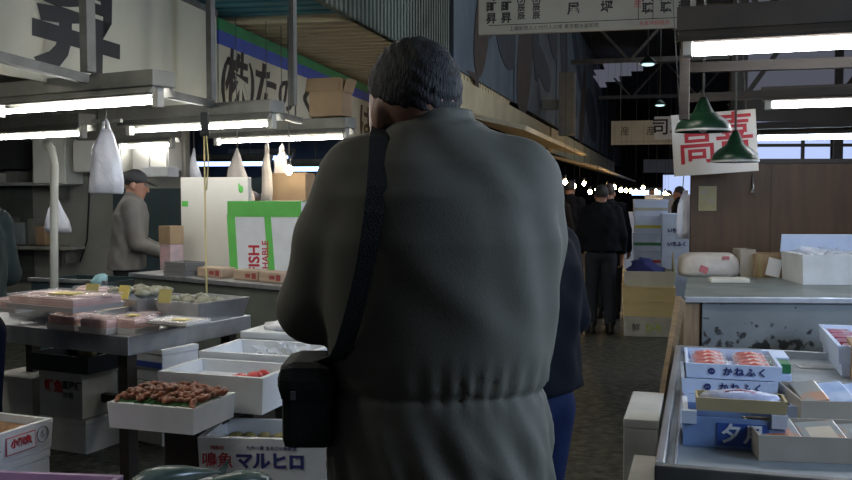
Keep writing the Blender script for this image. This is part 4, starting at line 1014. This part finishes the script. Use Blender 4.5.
# small carton and printed box by the vendor's hand
c = cpos(171, .13); solid('printed_box', MB().box((0, 0, .1), (.13, .12, .2), bev=.004), mat('print_pale', (.55, .35, .36), .5, c2=(.3, .28, .28), scale=9), 'red and white printed box right of the vendor\'s hand', 'box', (c.x, c.y, CZ + .001), CR)
solid('carton', MB().box((0, 0, .07), (.14, .13, .14), bev=.004), cardboard, 'brown carton on top of the red and white printed box', 'carton', (c.x, c.y, CZ + .203), CR)

# ================================================================== RIGHT STALL
NZ = .65
TR = R(-17)
nl = atz(660, 465, NZ); NW, ND = 2.3, 2.30
nc = nl + rotv(NW / 2, ND / 2, TR)
nt_ = thing('steel_table', 'long steel-topped table with raised shiny rim at the lower right', 'table', (nc.x, nc.y, 0), TR)
part('table_top', MB().box((0, 0, NZ - .045), (NW, ND, .03)), steel_dull, nt_)
m = MB(); m.box((-NW / 2, 0, NZ - .025), (.03, ND, .07), bev=.006); m.box((-NW / 2 + .045, 0, NZ - .018), (.012, ND, .03), bev=.004); m.box((NW / 2, 0, NZ - .025), (.03, ND, .07), bev=.006)
m.box((0, ND / 2, NZ - .025), (NW, .03, .07), bev=.006); part('rim', m, mat('rim_steel', (.55, .58, .64), .28, .8), nt_)
m = MB(); m.box((0, -ND / 2 - .012, NZ - .03), (NW + .03, .035, .075), bev=.006); part('front_rim', m, pole_metal, nt_)
for sx in (-1, 1):
    for sy in (-1, 1): part('leg', MB().box((sx * (NW / 2 - .06), sy * (ND / 2 - .06), .295), (.05, .05, .59)), pole_metal, nt_)
TB = NZ - .029
def R_at(px, py, rz=TR, z=TB, d=0.0): p = atz(px, py, z); return p + rotv(0, d / 2, rz)
# stack of three lettered trays
BG = 'blue-white lettered foam trays'
pc = R_at(730, 411, d=.40); kr = R(-15)
red_m = mat('red_meat', (.50, .07, .05), .35, c2=(.75, .60, .56), scale=26, lo=.45, hi=.6)
for i, lb in enumerate(('bottom lettered foam tray of the stack of three, lettering half hidden', 'middle lettered foam tray of the stack of three', 'top lettered foam tray of the stack, open and showing red packs')):
    z = TB + .062 * i; dx = (.0, -.008, .012)[i]
    o = open_box('foam_tray', .375, .40, .060, foam_blue, lb, (pc.x + dx, pc.y + .012 * i, z), kr, BG, t=.014, fl=.012, taper=.98, bev=.003)
    text('かねふく', .038, ink_blue, o, (.045, -.2005, .030), bold=.001, spacing=1.35)
    part('round_mark', MB().loft([(0, 0, 0, .014, .014), (.0015, 0, 0, .014, .014)], 20), ink_blue, o, (-.085, -.1995, .031), (R(90), 0, 0))
    text('ふく', .009, foam_blue, o, (-.085, -.2015, .031))
for i in range(2):
    for j in range(4):
        P = Vector((pc.x + .012, pc.y + .024, TB + .124 + .030)) + rotv(-.088 + .176 * i, -.13 + .085 * j, kr)
        o = solid('red_roe_pack', MB().tube([(-.066, 0, 0), (-.05, 0, .006), (0, .006, .010), (.05, 0, .006), (.066, 0, 0)], [.01, .022, .026, .022, .01], 8), red_m, 'red and white roe pack in the top lettered tray', 'pack', P, kr + random.uniform(-.2, .2), 'roe packs in the top tray'); part('wrap', MB().box((0, 0, .018), (.15, .07, .016), bev=.006), wrap_clear, o)
# small boxes right of the stack
q_ = R_at(781, 405, d=.2)
closed_box('small_box', .13, .34, .12, foam_blue, 'pale blue small box standing right of the lettered stack', (q_.x + .01, q_.y + .12, TB), kr, None, .03)
solid('small_box', MB().box((0, 0, .02), (.10, .12, .04), bev=.003), mat('green_pack', (.03, .20, .07), .4), 'green pack lying on the pale blue small box', 'pack', (q_.x - .0, q_.y + .03, TB + .121), kr)
solid('small_box', MB().box((0, 0, .022), (.10, .20, .044), bev=.003), foam_blue, 'pale lidded pack behind the green pack', 'pack', (q_.x + .055, q_.y + .20, TB + .121), kr)
# blue box with white characters
bc = R_at(732, 449, d=.24); bxm = mat('carton_blue', (.20, .30, .52), .5, c2=(.17, .26, .46), scale=4); bxw = mat('carton_white', (.62, .68, .78), .5)
m = MB(); m.tray(.335, .24, .105, .012, .012, 1.0)
bb = solid('blue_box', m, bxm, 'blue box with two white characters, in front of the lettered stack', 'box', (bc.x, bc.y, TB), kr, None, .003)
for sx in (-1, 1): part('corner_flap', MB().box((sx * .148, -.113, .104), (.05, .028, .045)).box((sx * .160, .01, .112), (.018, .22, .024)), bxw, bb)
part('name_panel', MB().box((.03, -.1212, .050), (.17, .002, .08)), mat('deep_blue', (.035, .09, .34), .5), bb)
text('夕月', .070, foam, bb, (.03, -.1232, .050), bold=.002, spacing=1.15)
m = MB(); m.tray(.30, .13, .045, .008, .008, .98); ty = solid('tan_tray', m, mat('tan_card', (.45, .36, .19), .6), 'tan card tray lying on the blue box', 'tray', (bc.x + .01, bc.y - .055, TB + .128), kr, None, .002)
m = MB(); m.loft([(0, 0, 0, .13, .045), (.025, 0, 0, .14, .052), (.045, 0, 0, .12, .045), (.055, 0, 0, .05, .02)], 24, noise=.12, seed=8)
pk = solid('white_pack', m, mat('pack_lilac', (.62, .66, .82), .25, c2=(.52, .55, .72), scale=9, bump=.4, bscale=30), 'white wrapped pack with a pink streak in the tan tray', 'pack', (bc.x + .01, bc.y - .055, TB + .137), kr)
part('pink_streak', MB().tube([(-.05, -.02, .050), (0, -.005, .056), (.05, -.02, .050)], .005, 6), mat('pink', (.6, .2, .25), .4), pk)
# grey cardboard box with vacuum packs in the near right corner
gc = R_at(812, 464, d=.26); gk = R(-8)
cbx = open_box('cardboard_box', .60, .26, .085, card_grey, 'grey cardboard box with shiny flat packs, nearest on the right table', (gc.x + .115, gc.y, TB), gk, None, t=.008, fl=.01, taper=.99, bev=.002, cat='box')
vac = mat('vacuum_pack', (.42, .44, .42), .16, .2, c2=(.62, .36, .26), scale=7, lo=.5, hi=.62)
vac_b = mat('vacuum_blue', (.30, .45, .75), .2, c2=(.55, .66, .85), scale=8)
for i in range(4):
    P = Vector((gc.x + .115, gc.y, TB + .062)) + rotv(-.21 + .145 * i, .0, gk)
    o = solid('flat_pack', MB().box((0, 0, 0), (.135, .20, .014), bev=.005), vac, 'shiny flat pack leaning in the nearest grey cardboard box', 'pack', P, 0, 'flat packs in the nearest box'); o.rotation_euler = (R(9), R(-6), gk)
    part('pack_label', MB().box((0, -.01, .0065), (.085, .12, .002), bev=.0005), mat('pack_lab_%d' % (i % 3), ((.55, .22, .12), (.5, .42, .3), (.25, .32, .36))[i % 3], .3), o)
# second grey box with blue packs
g2 = R_at(842, 430, d=.30)
cb2 = open_box('cardboard_box', .44, .36, .105, card_grey, 'grey cardboard box with blue packs at the right edge, behind the nearest one', (g2.x + .055, g2.y + .03, TB), gk, None, t=.008, fl=.01, taper=.99, bev=.002)
for i in range(4):
    P = Vector((g2.x + .055, g2.y + .03, TB + .09)) + rotv(-.13 + .1 * i, .05, gk)
    o = solid('blue_pack', MB().box((0, 0, 0), (.10, .20, .016), bev=.006), vac if i == 0 else vac_b, 'blue-white flat pack in the second grey cardboard box' if i else 'clear flat pack at the left in the second grey cardboard box', 'pack', P, 0, 'flat packs in the second box' if i else None); o.rotation_euler = (R(10), R(-8), gk)
# small white lidded tray between them
w2 = R_at(797, 426, d=.2)
o = open_box('white_tray', .13, .20, .07, foam_blue, 'small white tray between the blue box and the grey cardboard boxes', (w2.x, w2.y + .02, TB), kr, None, t=.012, fl=.03); 
m = MB()
for i in range(3): m.box((-.03 + .03 * i, 0, .045), (.02, .12, .03), bev=.004)
solid('blue_packets', m, vac_b, 'blue packets inside the small white tray', 'packets', (w2.x, w2.y + .02, TB), kr)
# paper note lying on the table
q_ = atz(818, 367, TB); nt = solid('paper_note', MB().box((0, 0, .001), (.20, .12, .002)), mat('note', (.40, .44, .46), .6), 'pale paper note lying on the steel table top', 'note', (q_.x, q_.y, TB + .002), R(-10))
m = MB()
for i in range(4): m.box((-.01 + .01 * (i % 2), .04 - .027 * i, .0025), (.15, .007, .001))
part('written_line', m, pole_metal, nt)
# white foam box with shrimp packs, far right of the table
q_ = atz(838, 346, TB + .155); skr = R(-17); sc_ = q_ + rotv(.23, .38, skr)
sx_ = open_box('foam_box', .46, .76, .090, foam_blue, 'white foam box of purple-red packs at the right edge of the picture', (sc_.x, sc_.y, TB + .066), skr, None, t=.018, fl=.045)
closed_box('foam_box', .42, .70, .065, foam_blue, 'foam box under the box of purple-red packs', (sc_.x, sc_.y, TB), skr)
pur = mat('purple_pack', (.30, .05, .10), .3, c2=(.55, .55, .70), scale=18, lo=.5, hi=.65)
for i in range(3):
    for j in range(4):
        P = Vector((sc_.x, sc_.y, TB + .130)) + rotv(-.14 + .14 * i, -.28 + .175 * j, skr)
        solid('purple_pack', MB().box((0, 0, 0), (.115, .13, .03), bev=.010), pur, 'purple-red pack in the foam box at the right edge', 'pack', P, skr + random.uniform(-.15, .15), 'purple packs at the right edge')
q_ = R_at(862, 378, d=0); closed_box('brown_box', .3, .3, .17, cardboard, 'brown box just cut by the right edge of the picture', (q_.x + .10, q_.y, TB), R(-20), None, .02)
# foam boxes on the floor beside the table
for (dx, dy, h1, w_, d_, lb) in ((-.035, .25, .55, .15, .40, 'foam box standing on the aisle floor beside the steel table, nearer of the pair'), (-.092, .78, .66, .13, .50, 'taller greyish foam box beside the table rim, farther of the pair')):
    e_ = nl + rotv(dx, dy, TR); closed_box('foam_box', w_, d_, h1, foam_old, lb, (e_.x, e_.y, 0), TR, 'foam boxes beside the steel table')
pl0 = at(658, 388, 5.2); pl1 = at(684, 300, 5.35)
o = bar('wooden_plank', 'brown plank leaning against the left end of the stained counter', (1.24, 4.86, .02), (1.475, 5.19, .90), .03, .09, 'plank', tan_wood)
# stained counter
KR = R(-3); kf = atz(684, 297, .90)
KW, KD = 3.4, 1.45
kc = kf + rotv(KW / 2, KD / 2, KR)
kt = thing('stained_counter', 'grey steel counter with black stains on its front, below the wooden partition', 'counter', (kc.x, kc.y, 0), KR)
ctop = mat('counter_green', (.22, .26, .25), .35, .35, c2=(.17, .205, .195), scale=3, rough2=.5)
SHK = math.tan(R(14))
def skewed(mb):
    for v in mb.bm.verts: v.co.x += (v.co.y + KD / 2) * SHK     # the counter's ends run parallel to the aisle
    return mb
part('counter_top', skewed(MB().box((0, 0, .885), (KW, KD, .03))), ctop, kt); part('front_edge', MB().box((0, -KD / 2 - .008, .885), (KW, .02, .036), bev=.005), steel, kt)
fm_ = mat('stained_front', (.22, .245, .25), .5, .2, c2=(.17, .19, .195), scale=3)
N_ = fm_.node_tree.nodes; L_k = fm_.node_tree.links
# black mould speckles in a band across the middle of the panel
tcn_ = N_.new('ShaderNodeTexCoord'); nz_ = N_.new('ShaderNodeTexNoise'); nz_.inputs['Scale'].default_value = 17; nz_.inputs['Detail'].default_value = 6; L_k.new(tcn_.outputs['Object'], nz_.inputs['Vector'])
sep = N_.new('ShaderNodeSeparateXYZ'); L_k.new(tcn_.outputs['Object'], sep.inputs[0])
mr_ = N_.new('ShaderNodeMapRange'); mr_.inputs['From Min'].default_value = .82; mr_.inputs['From Max'].default_value = .62; mr_.inputs['To Min'].default_value = -.13; mr_.inputs['To Max'].default_value = .05; L_k.new(sep.outputs['Z'], mr_.inputs[0])
ad = N_.new('ShaderNodeMath'); ad.operation = 'ADD'; L_k.new(nz_.outputs[0], ad.inputs[0]); L_k.new(mr_.outputs[0], ad.inputs[1])
rp_ = N_.new('ShaderNodeValToRGB'); rp_.color_ramp.elements[0].position = .53; rp_.color_ramp.elements[1].position = .60; L_k.new(ad.outputs[0], rp_.inputs[0])
mx_ = N_.new('ShaderNodeMix'); mx_.data_type = 'RGBA'; pb2 = N_['Principled BSDF']; src = pb2.inputs['Base Color'].links[0].from_socket
L_k.new(rp_.outputs[0], mx_.inputs[0]); L_k.new(src, mx_.inputs[6]); mx_.inputs[7].default_value = (.03, .03, .028, 1); L_k.new(mx_.outputs[2], pb2.inputs['Base Color'])
part('front_panel', MB().box((.05, -KD / 2 + .03, .435), (KW - .12, .04, .87)), fm_, kt)
part('end_post', MB().box((-KW / 2 + .045, -KD / 2 + .035, .435), (.09, .07, .87)), tan_wood, kt)
part('side_panel', skewed(MB().box((-KW / 2 + .02, .03, .435), (.03, KD - .1, .87))), counter_grey, kt)
KZ = .901
# things on the counter
p = atz(714, 277, KZ); m = MB(); m.loft([(0, 0, 0, .21, .13), (.03, 0, 0, .225, .15), (.09, .005, 0, .22, .14), (.13, -.005, 0, .21, .13), (.165, .0, 0, .17, .10), (.17, 0, 0, .05, .03)], 30, noise=.07, power=3.2, seed=9, fold=.01)
wp = solid('wrapped_bundle', m, mat('bundle_white', (.50, .47, .42), .4, c2=(.42, .38, .34), scale=7, bump=.7, bscale=20), 'white plastic-wrapped bundle with red print on the counter', 'bundle', (p.x, p.y + .14, KZ), KR)
part('red_print', MB().box((-.07, -.150, .055), (.06, .006, .05), ry=.4).box((.09, -.142, .14), (.05, .006, .025)), mat('print_red', (.45, .12, .13), .5), wp)
p = atz(730, 283, KZ); solid('foam_slab', MB().box((0, 0, .018), (.26, .11, .034), bev=.008), mat('slab', (.60, .58, .50), .5), 'flat off-white foam slab in front of the wrapped bundle', 'slab', (p.x, p.y + .03, KZ), R(-6))
for i, (px0, px1, py, hh_, dd, mm, lb) in enumerate(((742, 757, 277, .20, .2, card_grey, 'narrow grey carton just right of the wrapped bundle'), (758, 798, 278, .17, .25, cardboard, 'low open brown carton with white folded flap on the counter'))):
    a = atz(px0, py, KZ); b = atz(px1, py, KZ); w_ = (b - a).length
    yy = dd / 2 + (.36 if i == 2 else .02)
    o = open_box('carton', w_, dd, hh_, mm, lb, ((a.x + b.x) / 2 + (.16 if i == 2 else 0), (a.y + b.y) / 2 + yy, KZ), KR, None, t=.008, fl=.008, taper=1.0, bev=.001, cat='carton')
    if i == 1: part('flap', MB().box((-.02, -dd / 2 - .01, .075), (.10, .006, .13), ry=.25, rx=-.12), foam, o); part('tape', MB().box((-.115, -dd / 2 - .004, .085), (.03, .005, .17)), mat('tape_yellow', (.35, .27, .12), .5), o)
p = atz(770, 270, KZ); o = closed_box('carton', .60, .22, .29, card_grey, 'long flat grey-brown carton behind the open brown carton', (p.x + .0, p.y + .36, KZ), R(-5), None, .02)
o2 = bar('wooden_stick', 'dark stick leaning over the cartons on the counter', (p.x - .25, p.y + .18, KZ + .01), (p.x - .12, p.y + .30, KZ + .40), .02, .02, 'stick', dark_wood)
p = atz(799, 278, KZ); solid('blue_canister', MB().loft([(0, 0, 0, .04, .04), (.13, 0, 0, .04, .04), (.145, 0, 0, .03, .03), (.16, 0, 0, .028, .028)], 20), mat('canister', (.03, .06, .22), .35), 'dark blue canister beside the big white box on the counter', 'canister', (p.x, p.y + .05, KZ))
a = atz(803, 285, KZ)
bx_ = open_box('foam_box', .62, .42, .20, foam, 'big white foam box with clear plastic at the right end of the counter', (a.x + .32, a.y + .21, KZ), KR, None, t=.03, fl=.10)
m = MB(); m.box((0, 0, 0), (.62, .012, .13), rx=R(12)); part('lid', m, foam_blue, bx_, (0, .215, .255))
m = MB()
for i in range(26):
    aa = random.uniform(0, 6.28); x, y = random.uniform(-.25, .25), random.uniform(-.13, .13); s_ = random.uniform(.04, .08)
    v = [m.bm.verts.new((x + s_ * math.cos(aa + t_), y + s_ * math.sin(aa + t_), .19 + random.uniform(-.02, .06))) for t_ in (0, 2.1, 4.2)]; m._face(v)
solid('clear_wrap', m, MATS['wrap_crumple'], 'crumpled clear plastic in the big white box on the counter', 'plastic wrap', (a.x + .32, a.y + .21, KZ), KR)
# wooden partition
p = at(690, 240, 7.35)
wp_ = struct('wall_partition', MB().box((1.9, 0, .88), (3.8, .04, 1.76)), panel_wood, (p.x, p.y + .0, 0), R(-2))
m = MB()
for k in range(1, 4): m.box((.66 * k * 1.0 - .02, -.021, .88), (.006, .004, 1.74))
m.box((1.9, 0, 1.775), (3.84, .07, .035)); part('joint_strip', m, dark_wood, wp_)
pn = solid('paper_notice', MB().box((0, 0, 0), (.145, .004, .20)), mat('notice', (.36, .32, .17), .6, c2=(.30, .26, .13), scale=8), 'yellowed paper notice pinned to the wooden partition', 'notice', at(707.5, 198.5, 7.318), R(-2))
m = MB(); m.box((-.03, -.003, .05), (.05, .002, .03)); m.box((.03, -.003, -.02), (.04, .002, .03)); m.box((-.01, -.003, .0), (.07, .002, .008)); part('print_patch', m, card_grey, pn)
q_ = at(683, 212, 7.45); solid('white_sheet', MB().loft([(-.22, .0, 0, .05, .012), (-.1, .0, 0, .06, .015), (.06, .005, 0, .05, .012), (.18, .02, 0, .02, .008)], 16, noise=.1), bag_plastic, 'white plastic sheet hanging at the left end of the wooden partition', 'plastic sheet', q_)
part('hanging_cord', MB().tube([(0, .02, .17), (.02, .02, .5), (.02, .02, 4.9)], .004, 5), pole_metal, bpy.data.objects['white_sheet'])
q_ = at(719, 176, 7.31); rod('wall_hook', 'small metal hook on the wooden partition below the red characters', [q_ + Vector((.27, 0, .02)), q_ + Vector((.27, -.03, -.10)), q_ + Vector((.25, -.03, -.13)), q_ + Vector((.29, -.03, -.13))], .006, 'hook', steel)

# ================================================================== AISLE: BOX STACKS
yel, grn, redb = mat('band_yellow', (.55, .52, .08), .5), mat('band_green', (.03, .22, .10), .5), mat('band_red', (.45, .05, .06), .5)
sk = at(649, 300, 10.9); skz = R(-12)
for i in range(7):
    o = closed_box('foam_box', .40, .45, .205, foam_blue, ('lowest', 'second', 'third', 'fourth', 'fifth', 'sixth', 'topmost')[i] + ' white foam box in the tall stack with coloured bands beside the aisle', (sk.x + .015 * (i % 2), sk.y, .207 * i), skz, 'tall foam box stack')
    if i >= 3: part('colour_band', MB().box((0, -.226, .09), (.39, .004, .035)), (redb, grn, yel, foam_old)[i - 3], o)
sk = at(675, 300, 10.6)
for i in range(5):
    o = closed_box('foam_box', .34, .42, .255, foam_blue, ('lowest', 'second', 'third', 'fourth', 'topmost')[i] + ' bluish foam box in the stack at the left end of the wooden partition', (sk.x, sk.y, .257 * i), skz, 'bluish foam box stack')
    if i in (3, 4): text('いちふく', .055, ink_blue, o, (.0, -.212, .16 if i == 3 else .06), bold=.003, spacing=1.0)
p = atz(652, 337, 0); bxs = closed_box('foam_box', .50, .42, .21, foam_old, 'low white foam box with yellow-green print at the foot of the aisle stack', (p.x, p.y + .22, 0), skz)
text('鮮', .09, ink, bxs, (-.12, -.2125, .09)); text('ひろ', .09, mat('lime', (.35, .50, .05), .5), bxs, (.06, -.2125, .09), bold=.003)
yc = mat('carton_yellow', (.66, .54, .28), .65, c2=(.56, .45, .22), scale=3)
closed_box('carton', .53, .44, .155, yc, 'lower yellowish carton under the white bin in the aisle', (p.x + .01, p.y + .23, .212), skz, 'yellowish cartons in the aisle', .03)
closed_box('carton', .55, .46, .16, yc, 'upper tan carton directly under the white bin in the aisle', (p.x + .01, p.y + .23, .369), skz, 'yellowish cartons in the aisle', .03)
bz = .531
bn = thing('storage_bin', 'white bin with sloped sides holding dark blue cloth, on the tan cartons', 'bin', (p.x + .02, p.y + .24, bz), skz)
m = MB(); m.tray(.54, .44, .16, .02, .02, .92); part('bin_body', m, mat('bin_white', (.62, .62, .54), .5), bn)
m = MB(); m.poly([(0, 0), (.42, 0), (.42, .20), (.0, .02)], .015); part('side_panel', m, mat('bin_yellow', (.40, .37, .22), .5), bn, (.262, -.21, .14), (0, 0, R(90)))
m = MB(); m.loft([(.03, -.03, 0, .15, .13), (.12, -.03, 0, .18, .15), (.17, -.04, -.02, .19, .14), (.21, -.05, .02, .13, .12), (.25, -.08, .03, .10, .07), (.28, -.04, .01, .05, .04), (.29, -.10, .04, .02, .02)], 22, noise=.5, seed=12, fold=.12)
solid('blue_cloth', m, mat('cloth_navy', (.025, .03, .17), .85, c2=(.015, .02, .11), scale=12), 'crumpled dark blue cloth heaped in the white bin', 'cloth', (p.x + .02, p.y + .24, bz), skz)
for i, (px, Y, n, lb) in enumerate(((640, 15.5, 4, 'bluish'), (657, 19, 5, 'pale'), (676, 17, 5, 'grey-white'))):
    g = at(px, 280, Y)
    for k in range(n): closed_box('foam_box', .55, .5, .30, foam_blue if i < 2 else foam, '%s far foam box deep in the aisle, number %s from the floor in its stack' % (lb, ('one', 'two', 'three', 'four', 'five')[k]), (g.x, g.y, .302 * k), skz, 'far foam box stacks')
# stall counters lining the left of the aisle, behind the people
for i, (y0, lb) in enumerate(((13.2, 'dim stall counter behind the people in the aisle, nearer one'), (18.0, 'dim stall counter behind the people in the aisle, farther one'))):
    o = solid('aisle_counter', MB().box((0, 0, .40), (1.2, 4.0, .80), bev=.01), mat('aisle_counter', (.08, .075, .065), .6), lb, 'counter', (wallx(y0) + .42, y0, 0), -dirw)

# ================================================================== PEOPLE
jacket_main = mat('jacket_olive', (.135, .130, .100), .75, c2=(.115, .112, .086), scale=6, bump=.06, bscale=260)
trous_dark = mat('trousers_dark', (.03, .03, .032), .8, spec=.08)
def main_jacket(J):
    ox = .025
    rows = [(.82, ox, 0, .200, .150), (.99, ox, 0, .200, .148), (1.09, ox, 0, .198, .138), (1.155, ox, 0, .190, .128), (1.22, ox, 0, .203, .138),
            (1.32, ox, -.005, .207, .142), (1.42, ox, -.012, .21, .142), (1.50, ox - .003, -.012, .20, .132), (1.555, ox - .006, -.008, .165, .112), (1.60, ox - .010, 0, .100, .090), (1.62, ox - .015, 0, .076, .080)]
    def fold(a, x, y, Z):
        low = np.clip((1.15 - Z) / .10, 0, 1); rt = np.clip((x + .09) / .12, 0, 1)
        f = .0075 * low * (.35 + .65 * rt) * (1 - np.abs(np.sin(5 * a + Z * 17 + .8 * np.sin(Z * 13)))) + .0030 * low * np.sin(19 * a + Z * 44)
        ruf = np.exp(-((Z - 1.175) / .035) ** 2) * (.3 + .7 * rt); f = f + .0026 * ruf * np.sin(36 * a + 2 * np.sin(5 * a))
        seam = np.exp(-((Z - 1.155) / .007) ** 2); f = f - .005 * seam
        up = np.clip((Z - 1.20) / .1, 0, 1); f = f + .0026 * up * np.sin(5 * a + Z * 16 + np.sin(Z * 27 + 3 * a)) + .0035 * np.clip((x - .06) / .1, 0, 1) * up * np.sin(11 * a + Z * 13)
        return f
    J.column(rows, .02, 2.35, fold)
    SL, SRt = (-.112, -.005, 1.528), (.158, -.005, 1.522)
    J.cap((-.01, 0, 1.555), SL, .068, .072, .05); J.cap((.03, 0, 1.565), SRt, .070, .075, .05)
    J.cap(SL, (-.168, .01, 1.42), .072, .066, .03); J.cap((-.168, .01, 1.42), (-.210, .035, 1.292), .066, .062, .03); J.cap((-.210, .035, 1.292), (-.115, .265, 1.245), .062, .048, .02)
    J.cap(SRt, (.175, .02, 1.42), .075, .073, .03); J.cap((.175, .02, 1.42), (.172, .08, 1.25), .073, .062, .03); J.cap((.172, .08, 1.25), (.09, .29, 1.30), .060, .048, .02)
    # standing collar
    J.column([(1.58, .006, .004, .078, .084), (1.62, .010, .004, .074, .080), (1.652, .016, .004, .068, .074)], .008, 2.0)
    J.cutplane((-.03, 0, 1.642), (-.30, .25, 1.0))
MX, MY = .0, 1.62
main, jo, Pm, hcm = person('man in the foreground seen from behind, olive grey jacket, black shoulder strap', (MX, MY, 0), 0, 1.765, main_jacket, trous_dark, hair_grey, jacket_main,
       {1: ((.172, .08, 1.25), (.085, .31, 1.305)), -1: ((-.205, .035, 1.295), (-.108, .285, 1.245))}, yaw=R(30), nod=R(10), res=.008, hem=.82, hx=-.024, nape=.026)
# shoulder bag and strap following the jacket
bvh = BVHTree.FromObject(jo, bpy.context.evaluated_depsgraph_get())
def on_back(px, py):
    d = ray(px, py); o_ = Vector((-MX, -MY, CAMZ)); h = bvh.ray_cast(o_, d)
    return (h[0] + Vector((MX, MY, 0))) if h[0] is not None else None
pth = []
for px, py in ((379, 138), (379, 160), (377.5, 185), (375, 212), (371, 240), (366, 268), (360, 296), (353, 322), (345, 345)):
    h = on_back(px, py)
    if h is not None: pth.append(h + Vector((0, -.004, 0)))
for _ in range(3): pth = [pth[0]] + [(a + b * 2 + c) / 4 for a, b, c in zip(pth, pth[1:], pth[2:])] + [pth[-1]]
pth = [p + Vector((0, -.009, 0)) for p in pth]
top = pth[0]
pre = [top + Vector((.004, .17, -.20)), top + Vector((.003, .15, -.06)), top + Vector((.002, .10, .012)), top + Vector((.001, .045, .022))]
post_ = [Vector((-.150, MY - .10, 1.225)), Vector((-.185, MY - .05, 1.205))]
path = pre + pth + post_
m = MB(); prev = None
for i, p in enumerate(path):
    t_ = (path[min(i + 1, len(path) - 1)] - path[max(i - 1, 0)]).normalized(); s_ = Vector((1, 0, 0)); s_ = (s_ - t_ * s_.dot(t_) * .9).normalized() * .0155; n_ = t_.cross(s_).normalized() * .002
    row = [m.bm.verts.new(q) for q in (p - s_ - n_, p + s_ - n_, p + s_ + n_, p - s_ + n_)]
    if prev:
        for a_ in range(4): m._face((prev[a_], prev[(a_ + 1) % 4], row[(a_ + 1) % 4], row[a_]))
    else: m._face(row)
    prev = row
m._face(prev[::-1])
bgo = Vector((-.205, MY - .01, 1.06))
bagm = thing('shoulder_bag', 'black shoulder bag hanging at the left hip of the man in the foreground', 'bag', bgo)
part('bag_body', MB().box((0, 0, .070), (.090, .16, .140), bev=.018), black_cloth, bagm)
part('bag_flap', MB().box((-.002, 0, .115), (.102, .175, .07), bev=.028), black_cloth, bagm)
part('buckle', MB().box((-.022, -.090, .098), (.008, .006, .014)), pole_metal, bagm)
so_ = link('strap', m.mesh('strap', black_cloth), bagm); so_.location = -bgo

navy = mat('navy_jacket', (.006, .008, .012), .8, spec=.08); jeans = mat('blue_jeans', (.010, .018, .055), .8, spec=.1, c2=(.008, .014, .042), scale=20)
person('person in dark navy jacket and blue jeans partly hidden by the foreground man', (.315, 2.78, 0), R(48), 1.62, None, jeans, hair_black, navy,
       {1: ((.235, -.01, 1.10), (.12, .22, .98)), -1: ((-.235, -.01, 1.10), (-.12, .22, .98))}, res=.011, hem=.90, hipk=1.18, feet=.12, bulk=1.10)
vend, vj, vP, vh = person('vendor in a dark cap and grey jacket working behind the counter', (-2.52, 7.55, 0), R(-74), 1.70, None, trous_dark, hair_black, mat('jacket_grey', (.17, .165, .15), .8, c2=(.14, .135, .125), scale=10, bump=.2, bscale=120),
       {1: ((.225, .10, 1.10), (.10, .36, .985)), -1: ((-.225, .10, 1.10), (-.12, .36, .985))}, yaw=R(-8), nod=R(12), res=.009, hem=.88, cap=mat('cap_dark', (.035, .037, .042), .75), bulk=1.14, lean=.10)
wq = Matrix.Rotation(R(-74), 4, 'Z') @ Vector((.06, .50, 0)); solid('red_white_pack', MB().box((0, 0, 0), (.09, .05, .12), bev=.005).box((.0, -.0255, 0), (.05, .002, .08)), mat('rw_pack', (.6, .45, .45), .5, c2=(.55, .06, .08), scale=22, lo=.5, hi=.55), 'small red and white pack held in the hand of the vendor in the cap', 'pack', (-2.52 + wq.x, 7.55 + wq.y, .97), R(-30))
person('person at the left picture edge in a dark green jacket, only the sleeve showing', (-2.11, 4.12, 0), R(62), 1.66, None, mat('trousers_navy', (.012, .014, .03), .8, spec=.08), hair_black, mat('jacket_green', (.025, .035, .033), .8, spec=.08), {1: ((.235, .02, 1.12), (.12, .28, 1.05)), -1: ((-.235, .02, 1.12), (-.12, .28, 1.05))}, res=.012, hem=1.0)
apron = mat('apron_blue', (.028, .034, .042), .7, spec=.08)
dkj = mat('jacket_black', (.011, .012, .016), .8, spec=.08)
person('person in dark jacket and grey-blue waders standing in the aisle, back turned', (1.90, 9.75, 0), R(-5), 1.60, None, apron, hair_black, dkj, None, res=.013, hem=.90, bulk=1.15)
person('person in black coat just right of the one in grey-blue waders', (2.22, 10.95, 0), R(-20), 1.63, None, trous_dark, mat('hair_brown', (.05, .032, .022), .6), mat('coat_black', (.014, .016, .022), .8, spec=.08), None, res=.013, hem=.75, bulk=1.05)
person('person with brownish face turned, left of the two dark backs in the aisle', (1.62, 11.45, 0), R(150), 1.62, None, trous_dark, hair_black, mat('jacket_brown', (.03, .024, .02), .8, spec=.08), None, res=.014, hem=.9)
person('person in black nearest the foreground man\'s shoulder in the aisle', (2.05, 12.9, 0), R(-30), 1.70, None, trous_dark, hair_black, dkj, None, res=.015, hem=.9)
person('far person in dark clothes walking down the middle of the aisle', tuple(at(651, 250, 24))[:2] + (0,), R(170), 1.66, None, trous_dark, hair_black, navy, None, res=.018, hem=.85, stride=.15)
person('far person in a brown coat behind the box stacks on the right of the aisle', tuple(at(668, 250, 20.6))[:2] + (0,), R(120), 1.60, None, trous_dark, hair_black, mat('coat_brown', (.10, .065, .045), .8), None, res=.016, hem=.8)
person('far person in black beside the hanging white sheet at the partition end', tuple(at(679, 250, 15.5))[:2] + (0,), R(60), 1.64, None, trous_dark, hair_black, dkj, None, res=.016, hem=.8)
